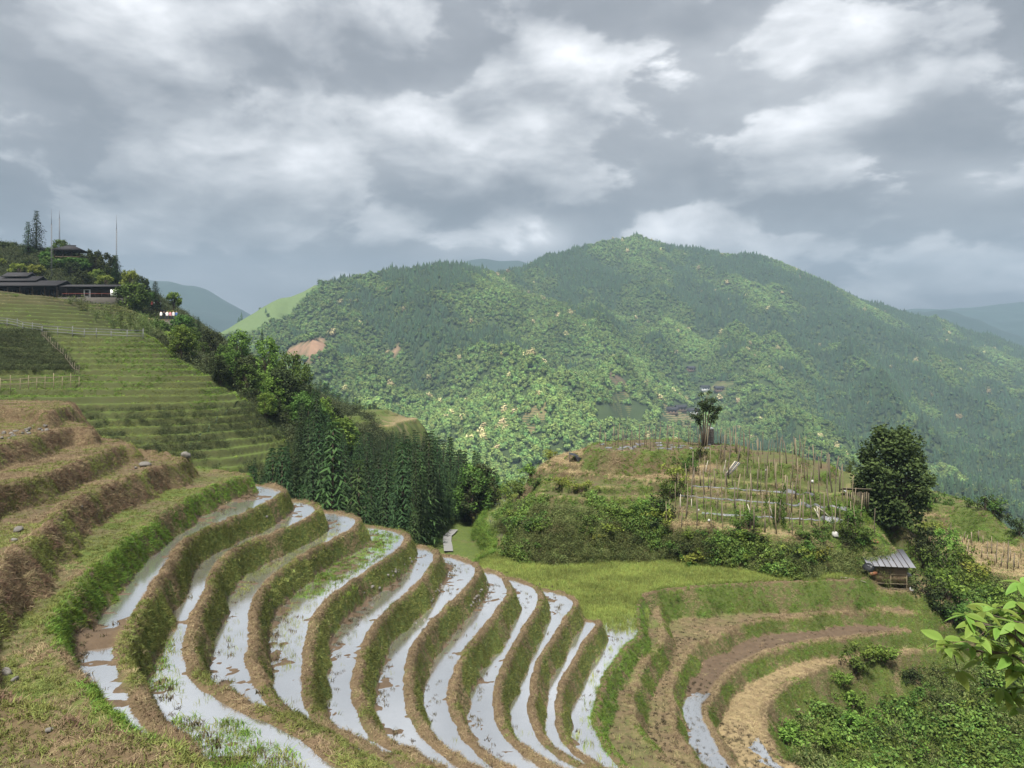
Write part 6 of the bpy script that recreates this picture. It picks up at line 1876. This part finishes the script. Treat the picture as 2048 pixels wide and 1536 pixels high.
p = W(227, 596, 143.5)
sg = thing('notice_board', 'white notice board with faded map at the end of the red railing', 'sign', p)
MB().box((0, 0, 0.95), (1.15, 0.06, 1.25)).build('board', M_WHITE, sg)
MB().box((0.18, -0.045, 0.9), (0.6, 0.02, 0.55)).build('map', plain('faded_map', (0.30, 0.36, 0.30), 0.7, 0.5, 3.0), sg)
for q_ in (-0.5, 0.5): MB().tube([(q_, 0.05, -1.0), (q_, 0.05, 1.5)], 0.04, 6).build('post', M_STEEL, sg)
# pavilion
p = W(142, 521, 171)
pv_ = thing('pavilion', 'open timber pavilion with hipped tiled roof on the hilltop', 'pavilion', p, 0.15)
hw, hd = 2.6, 2.0
for a_ in (-1, -0.33, 0.33, 1):
    for b_ in (-1, 1): MB().box((a_ * hw, b_ * hd, 0.9), (0.16, 0.16, 2.4)).build('post', M_DARKWOOD, pv_)
MB().box((0, 0, -0.6), (hw * 2 + 0.6, hd * 2 + 0.6, 0.9)).build('base', M_STONEW, pv_)
MB().box((0, -hd, 0.55), (hw * 2, 0.06, 0.10)).build('rail', M_HOUSE, pv_)
rf = MB(); rf.add([(-hw - 0.7, -hd - 0.7, 2.05), (hw + 0.7, -hd - 0.7, 2.0), (hw + 0.7, hd + 0.7, 2.0), (-hw - 0.7, hd + 0.7, 2.05), (-hw * 0.35, -0.15, 3.25), (hw * 0.35, -0.15, 3.2), (hw * 0.35, 0.15, 3.2), (-hw * 0.35, 0.15, 3.25)],
                  [[0, 1, 5, 4], [1, 2, 6, 5], [2, 3, 7, 6], [3, 0, 4, 7], [4, 5, 6, 7], [0, 3, 2, 1]]); rf.build('roof', M_TILE, pv_)
MB().box((0, 0, 3.32), (hw * 0.8, 0.25, 0.2)).build('ridge', M_TILE, pv_)
# masts: three slim lattice towers
for (u, vb, vt_, yy, lab) in ((103, 565, 418, 158, 'tallest slim lattice antenna mast rising before the hilltop'), (119, 500, 420, 174, 'slim antenna mast beside the pavilion roof'), (233, 566, 430, 163, 'lone slim antenna mast rising from the dark fir on the slope')):
    p = W(u, vb, yy); hgt = (vb - vt_) / F * yy
    ms = thing('antenna_mast', lab, 'mast', p)
    for k in range(3): MB().tube([(0.13 * math.cos(k * 2.094), 0.13 * math.sin(k * 2.094), -0.5), (0.10 * math.cos(k * 2.094), 0.10 * math.sin(k * 2.094), hgt * 0.8)], 0.03, 5).build('leg', M_STEEL, ms)
    br_ = MB(); nn = int(hgt * 0.8 / 0.5)
    for j in range(nn):
        a0, a1 = (j % 3) * 2.094, ((j + 1) % 3) * 2.094; br_.tube([(0.12 * math.cos(a0), 0.12 * math.sin(a0), j * 0.5), (0.12 * math.cos(a1), 0.12 * math.sin(a1), j * 0.5 + 0.5)], 0.014, 4, False)
    br_.build('bracing', M_STEEL, ms)
    MB().tube([(0, 0, hgt * 0.79), (0, 0, hgt)], [0.05, 0.02], 5).build('aerial', M_STEEL, ms)
# fences on the green hillside
def fence(label, pts, hgt, rails, mat, postgap, rad=0.035, y0=50):
    P = np.array([hit(u, v, y0) for u, v in pts])
    o = thing('fence', label, 'fence', tuple(P[0]))
    Lc = np.r_[0, np.cumsum(np.linalg.norm(np.diff(P[:, :2], axis=0), axis=1))]; n_ = max(3, int(Lc[-1] / postgap)); S_ = np.linspace(0, Lc[-1], n_)
    Q = np.c_[np.interp(S_, Lc, P[:, 0]), np.interp(S_, Lc, P[:, 1])]; Z_ = ground_z(Q[:, 0], Q[:, 1]); Z_ = np.convolve(np.pad(Z_, 2, mode='edge'), np.ones(5) / 5, 'valid')
    for i in range(n_):
        b = np.array([Q[i, 0], Q[i, 1], Z_[i]]) - P[0]; h_ = hgt * (1 + 0.18 * ((i * 7) % 5 - 2) / 2)
        MB().tube([b + (0, 0, -0.5), b + (0.02, 0, h_)], rad, 5).build('post', mat, o)
    for rz_ in rails: MB().tube([np.array([Q[i, 0], Q[i, 1], Z_[i] + rz_ + 0.03 * math.sin(i * 1.7)]) - P[0] for i in range(n_)], rad * 0.85, 5).build('rail', mat, o)
fence('bamboo post fence with sagging rails below the dark vegetable plot', [(-20, 786), (40, 782), (100, 780), (158, 774)], 1.45, (0.75, 1.25), M_BAM, 0.75, 0.035, 45)
fence('grey railing along the path above the bright green terraces', [(84, 668), (140, 672), (200, 676), (286, 680)], 1.1, (0.35, 0.7, 1.05), M_STEEL, 1.5, 0.05)
fence('grey railing along the upper path at the edge of the dark plot', [(-20, 650), (28, 652), (45, 658), (84, 672)], 1.1, (0.4, 0.75, 1.05), M_STEEL, 1.5, 0.05)
fence('thin stake fence running down the edge of the dark plot', [(84, 676), (105, 700), (130, 722), (158, 752)], 1.2, (0.6,), M_STAKE, 0.8, 0.03)

# viewing platforms and people
pl = W(335, 661, 138); plw = 34 / F * 138
pf = thing('viewing_platform', 'stone walled viewing platform crowded with people on the ridge', 'platform', (pl[0], pl[1], pl[2]))
MB().box((0, 1.2, 0.6), (plw, 2.6, 2.4)).build('wall', M_STONEW, pf)
MB().box((0, -0.06, 1.95), (plw + 0.1, 0.10, 0.10)).build('rail', M_HOUSE, pf)
for k in range(7): MB().box((-plw / 2 + k * plw / 6, -0.06, 1.65), (0.09, 0.09, 0.65)).build('post', M_HOUSE, pf)
pl2 = W(311, 626, 147); plw2 = 24 / F * 147
pf2 = thing('viewing_platform', 'smaller upper viewing platform under the dark firs', 'platform', pl2)
MB().box((0, 1.0, -0.1), (plw2, 2.2, 1.6)).build('wall', M_STONEW, pf2)

M_SKIN = plain('skin', (0.42, 0.26, 0.19), 0.6, 0.05); M_HAIR = plain('black_hair', (0.015, 0.012, 0.010), 0.6, 0.2); M_TROUS = plain('dark_trousers', (0.03, 0.035, 0.05), 0.8, 0.2)
SHIRTS = {'white': plain('white_shirt', (0.72, 0.72, 0.72), 0.8, 0.05), 'red': plain('red_jacket', (0.42, 0.05, 0.06), 0.8, 0.1), 'black': plain('black_coat', (0.02, 0.02, 0.025), 0.8, 0.1), 'blue': plain('blue_shirt', (0.06, 0.12, 0.30), 0.8, 0.1), 'pink': plain('pink_shirt', (0.55, 0.25, 0.28), 0.8, 0.1)}


def person_mesh(arm):
    J = {'pel': (0, 0, .92), 'wst': (0, 0, 1.10), 'chs': (0, 0, 1.32), 'nck': (0, 0, 1.48), 'hd0': (0, 0.01, 1.58), 'hd1': (0, 0, 1.68)}
    E = [('pel', 'wst'), ('wst', 'chs'), ('chs', 'nck'), ('nck', 'hd0'), ('hd0', 'hd1')]
    Rr = {'pel': .15, 'wst': .13, 'chs': .165, 'nck': .055, 'hd0': .085, 'hd1': .085}
    for s, n in ((-1, 'l'), (1, 'r')):
        J.update({'hip' + n: (s * .09, 0, .86), 'kne' + n: (s * .10, -.02, .48), 'ank' + n: (s * .10, .02, .09), 'toe' + n: (s * .11, -.13, .04), 'sho' + n: (s * .19, 0, 1.41),
                  'elb' + n: (s * .25, .02, 1.13) if arm == 0 else (s * .25, -.08, 1.16), 'wri' + n: (s * .25, -.06, .90) if arm == 0 else (s * .12, -.26, 1.36 if s > 0 else 1.12), 'fin' + n: (s * .25, -.08, .80) if arm == 0 else (s * .06, -.30, 1.45 if s > 0 else 1.14)})
        E += [('pel', 'hip' + n), ('hip' + n, 'kne' + n), ('kne' + n, 'ank' + n), ('ank' + n, 'toe' + n), ('chs', 'sho' + n), ('sho' + n, 'elb' + n), ('elb' + n, 'wri' + n), ('wri' + n, 'fin' + n)]
        Rr.update({'hip' + n: .10, 'kne' + n: .065, 'ank' + n: .045, 'toe' + n: .04, 'sho' + n: .07, 'elb' + n: .045, 'wri' + n: .032, 'fin' + n: .025})
    ks = list(J); me = bpy.data.meshes.new('person'); me.from_pydata([J[k] for k in ks], [(ks.index(a), ks.index(b)) for a, b in E], [])
    o = bpy.data.objects.new('person_tmp', me); COL.objects.link(o)
    md = o.modifiers.new('skin', 'SKIN'); sk = me.skin_vertices[0].data
    for i, k in enumerate(ks): sk[i].radius = (Rr[k], Rr[k] * (0.75 if k in ('chs', 'wst', 'pel') else 1)); sk[i].use_root = k == 'pel'
    o.modifiers.new('sub', 'SUBSURF').levels = 1
    dg = bpy.context.evaluated_depsgraph_get(); out = bpy.data.meshes.new_from_object(o.evaluated_get(dg)); bpy.data.objects.remove(o)
    return out
PM = [person_mesh(0), person_mesh(1)]


def person(loc, shirt, label, k=0, rz=0.0):
    me = PM[k].copy(); me.materials.clear()
    for m in (SHIRTS[shirt], M_TROUS, M_SKIN, M_HAIR): me.materials.append(m)
    for pl_ in me.polygons:
        c = pl_.center
        pl_.material_index = 3 if c.z > 1.66 or (c.z > 1.54 and c.y > 0.03) else 2 if c.z > 1.47 or (c.z < 0.95 and abs(c.x) > 0.2 and c.z > 0.7) else 0 if c.z > 0.95 else 1
    return link('person', me, None, loc, (0, 0, rz), label=label, category='person')
PP = [('white', 'standing at the wall end', 0), ('black', 'at mid rail', 1), ('white', 'raising a camera behind the rail', 1), ('white', 'in the densest part of the crowd', 0), ('pink', 'standing behind the rail', 0), ('black', 'at the far end of the rail, alone', 0), ('white', 'next to the one in pink', 0), ('blue', 'half hidden in the crowd', 0)]
for k, (sh, ds, ar) in enumerate(PP):
    person((pl[0] - plw / 2 + (k + 0.6) * plw / 8.2, pl[1] + 0.3 + 0.35 * (k % 3), pl[2] + 1.8), sh, 'person in %s %s of the viewing platform' % ({'white': 'white shirt', 'black': 'black coat', 'pink': 'pink shirt', 'blue': 'blue shirt'}[sh], ds), ar, 0.4 * (k % 3 - 1))
for k, (sh, ds) in enumerate((('red', 'standing on the upper platform under the firs'), ('white', 'with the group on the upper platform'), ('pink', 'on the upper platform beside the one in red'), ('white', 'alone at the edge of the upper platform'))):
    person((pl2[0] - plw2 / 2 + (k + 0.6) * plw2 / 4.4, pl2[1] + 0.35 + 0.2 * (k % 2), pl2[2] + 0.7), sh, 'person in %s %s' % ({'white': 'white shirt', 'red': 'red jacket', 'pink': 'pink shirt'}[sh], ds), k % 2, 0.5 * (k % 3 - 1))

# ---------------- far houses and plots on the mountain
FHL = ['dark roofed far house highest on the mountain clearing', 'pale walled far house beside the terraced plot', 'long far house at the end of the clearing row', 'small far house at the valley plot', 'white walled far house below the clearing', 'low far house at the edge of the valley plot']
def mount_hit(u, v):
    yy = np.linspace(420, 1500, 900); xx = (u - 1024) / F * yy; zz = -(v - VH) / F * yy; g = mountain_z(xx, yy); k = np.nonzero(g >= zz)[0]
    k = k[0] if len(k) else -1
    return float(xx[k]), float(yy[k]), float(g[k])
for (u, v), lab in zip(HOUSES, FHL):
    p = mount_hit(u, v + 5); h_ = thing('far_house', lab, 'house', (p[0], p[1], p[2]), rng.uniform(-0.4, 0.4))
    MB().box((0, 0, 1.5), (11, 7, 6.5)).build('wall', M_WHITE if 'pale' in lab or 'white' in lab else M_HOUSE, h_)
    rr_ = MB(); roof_slab(rr_, 0, 0, 4.6, 13, 9.5, 2.6, 0.3); rr_.build('roof', M_TILE, h_)
    for k in range(3): MB().box((-3.4 + k * 3.4, -3.53, 2.6), (1.5, 0.12, 1.5)).build('window', M_GLASS, h_)
PLAB = ['terraced green plot in the forest clearing straight under the knolled spur', 'small straw coloured plot low in the mountain forest', 'bare brown plot on the spur top', 'wide pale terraced plot by the valley houses', 'grassy plot in the middle of the spur', 'green plot behind the far houses']
for (u0, v0, ru, rv, yy), lab in zip(PLOTS, PLAB):
    c = mount_hit(u0, v0); ext = ru / F * c[1] * 1.1; dep = min(2 * rv / F * c[1] / 0.45, ext * 1.6)
    gx = np.linspace(-ext, ext, 60); gy = np.linspace(-dep, dep, 60); X, Y = np.meshgrid(gx, gy); Xw, Yw = X + c[0], Y + c[1]
    zz = mountain_z(Xw, Yw); st = 2.0; t_ = zz / st; f_ = np.floor(t_); fr = t_ - f_
    rad = np.hypot(X / ext, Y / dep) + 0.12 * np.sin(np.arctan2(Y, X) * 5 + u0)
    zq = st * (f_ + sstep(fr, 0.65, 0.95)) + 0.7 - 6 * np.clip(rad - 0.92, 0, 1)
    idx = np.arange(X.size).reshape(X.shape); Q = np.stack([idx[:-1, :-1], idx[:-1, 1:], idx[1:, 1:], idx[1:, :-1]], -1).reshape(-1, 4)
    rc = rad.ravel()[Q].max(1) < 1.05
    br_ = 1.0 if 'bare' in lab else 0.0; sw = 0.6 if 'straw' in lab or 'pale' in lab else 0.15
    link('hill_plot', mesh_np('hill_plot', np.c_[Xw.ravel(), Yw.ravel(), zq.ravel()], [Q[rc]], M_GROUND, False, dict(dry=0.1 + 0.5 * sstep(fr, 0.65, 0.8).ravel() + 0.4 * br_, bank=np.zeros(X.size), mud=np.full(X.size, 0.7 * br_), straw=np.full(X.size, sw))), kind='structure', label=lab)

# ---------------- young tree reaching into view at the right: whorls of large leaves
M_BIGLEAF = leafmat('large_leaf', (0.125, 0.205, 0.034), (0.275, 0.390, 0.090), 0.45, False, 0.22, 0.45)
def leaf_mesh(k):
    n = 6; V = []; T_ = []
    for i in range(n + 1):
        f = i / n; wv = 0.5 * 0.44 * math.sin(PI * min(1, f ** 0.85)) ** 0.8 * (1 - 0.25 * f); dz_ = -0.20 * f * f * (0.6 + 0.4 * k)
        for s in (-1, 0, 1): V.append((f, s * wv, dz_ + abs(s) * wv * 0.30)); T_.append(0.75 if s else 0.45)
    Fq = []
    for i in range(n):
        a = i * 3; Fq += [[a, a + 3, a + 4, a + 1], [a + 1, a + 4, a + 5, a + 2]]
    return mesh_np('leaf', np.array(V), [np.array(Fq)], M_BIGLEAF, True, dict(tint=np.clip(np.array(T_) - 0.15 * k, 0, 1)))
LM = [leaf_mesh(k) for k in range(3)]
TY = 4.3
tx, ty = 3.75, 4.6
tz = gz(tx, ty)
yt = thing('young_tree', 'young tree with whorls of large fresh green leaves reaching over the hollow', 'tree', (tx, ty, tz))
T0 = np.array([tx, ty, tz])
TP = [np.array(q) for q in ((0.25, 0.1, -0.2), (0.12, 0.06, -tz * 0.3), (0.0, 0.0, -tz * 0.55), (-0.12, -0.1, -tz - 1.35), (-0.22, -0.16, -tz - 0.95))]
MB().tube(TP, [0.036, 0.030, 0.024, 0.016, 0.006], 7).build('trunk', M_PALEBARK, yt, smooth=True)
CL = [(1650, 490), (1700, 545), (1770, 470), (1830, 440), (1895, 450), (1950, 495), (2000, 405), (2030, 275), (1500, 660), (1525, 720), (1615, 725), (1690, 705), (1740, 640), (1800, 680), (1850, 745), (1905, 715), (1945, 600), (1765, 805), (1600, 880), (1950, 780), (2010, 700),
      (1890, 1000), (1945, 1050), (2000, 985), (2025, 1130), (2030, 880), (2060, 560), (2075, 820), (2080, 450), (1985, 860), (2070, 1010), (1870, 580), (1990, 550)]
BRN = [((2110, 760), (1990, 640), (1800, 560), (1640, 520)), ((2110, 860), (1960, 760), (1760, 740), (1560, 710)), ((2110, 1000), (2040, 1010), (1960, 1030), (1900, 1020)), ((2110, 560), (2060, 480), (2000, 420), (1850, 450)), ((2110, 420), (2080, 360), (2050, 310), (2035, 280))]
cl_px = z7(CL)
br_px = [z7(b) for b in BRN]
r8 = np.random.default_rng(88)
brs = []
for bi, bp in enumerate(br_px):
    P = [np.array(W(u, v, TY + 0.12 * (bi - 2) + 0.1 * k)) - T0 for k, (u, v) in enumerate(bp)]
    zt = P[0][2] - 0.28; zz_ = np.array([q[2] for q in TP]); st_ = np.array([np.interp(zt, zz_, [q[0] for q in TP]), np.interp(zt, zz_, [q[1] for q in TP]), min(zt, zz_[-1])])
    md_ = (st_ + P[0]) / 2 + np.array([0.03, 0.0, -0.05])
    brs.append((P, MB().tube([st_, md_] + P, np.linspace(0.017, 0.004, len(P) + 2), 5).build('branch', M_BARK, yt)))
nleaf = 0
cl_px = list(cl_px) + [(r8.uniform(2065, 2330), r8.uniform(1090, 1500)) for _ in range(14)]
for (u, v) in cl_px:
    best = min(range(len(brs)), key=lambda b: min((u - q[0]) ** 2 + (v - q[1]) ** 2 for q in br_px[b]))
    P, bo = brs[best]; depth = TY + 0.12 * (best - 2) + 0.15 + r8.normal() * 0.07
    c = np.array(W(u, v, depth)) - T0
    near_p = min(P, key=lambda q: np.linalg.norm(q - c))
    if u > 2062:      # crown side out of view: twigs leave the trunk itself
        near_p = TP[3] + (TP[4] - TP[3]) * r8.uniform(0.1, 1.0); an = r8.uniform(-1.7, 1.9); c = near_p + np.array([math.cos(an), math.sin(an), 0]) * r8.uniform(0.2, 0.5) + np.array([0.12, 0, r8.uniform(0.0, 0.3)])
    MB().tube([near_p, (near_p + c) / 2 + np.array([0, 0, -0.01]), c], [0.004, 0.003, 0.002], 4, False).build('twig', M_BARK, bo)
    nl = r8.integers(5, 8); a0 = r8.random() * 6.28
    for k in range(nl):
        a = a0 + 6.283 * k / nl + r8.normal() * 0.2; el = r8.uniform(-0.55, 0.25); ln = r8.uniform(0.09, 0.14)
        link('leaf', LM[r8.integers(0, 3)], bo, tuple(c), (r8.normal() * 0.35, -el, a), ln); nleaf += 1
print('leaves', nleaf)
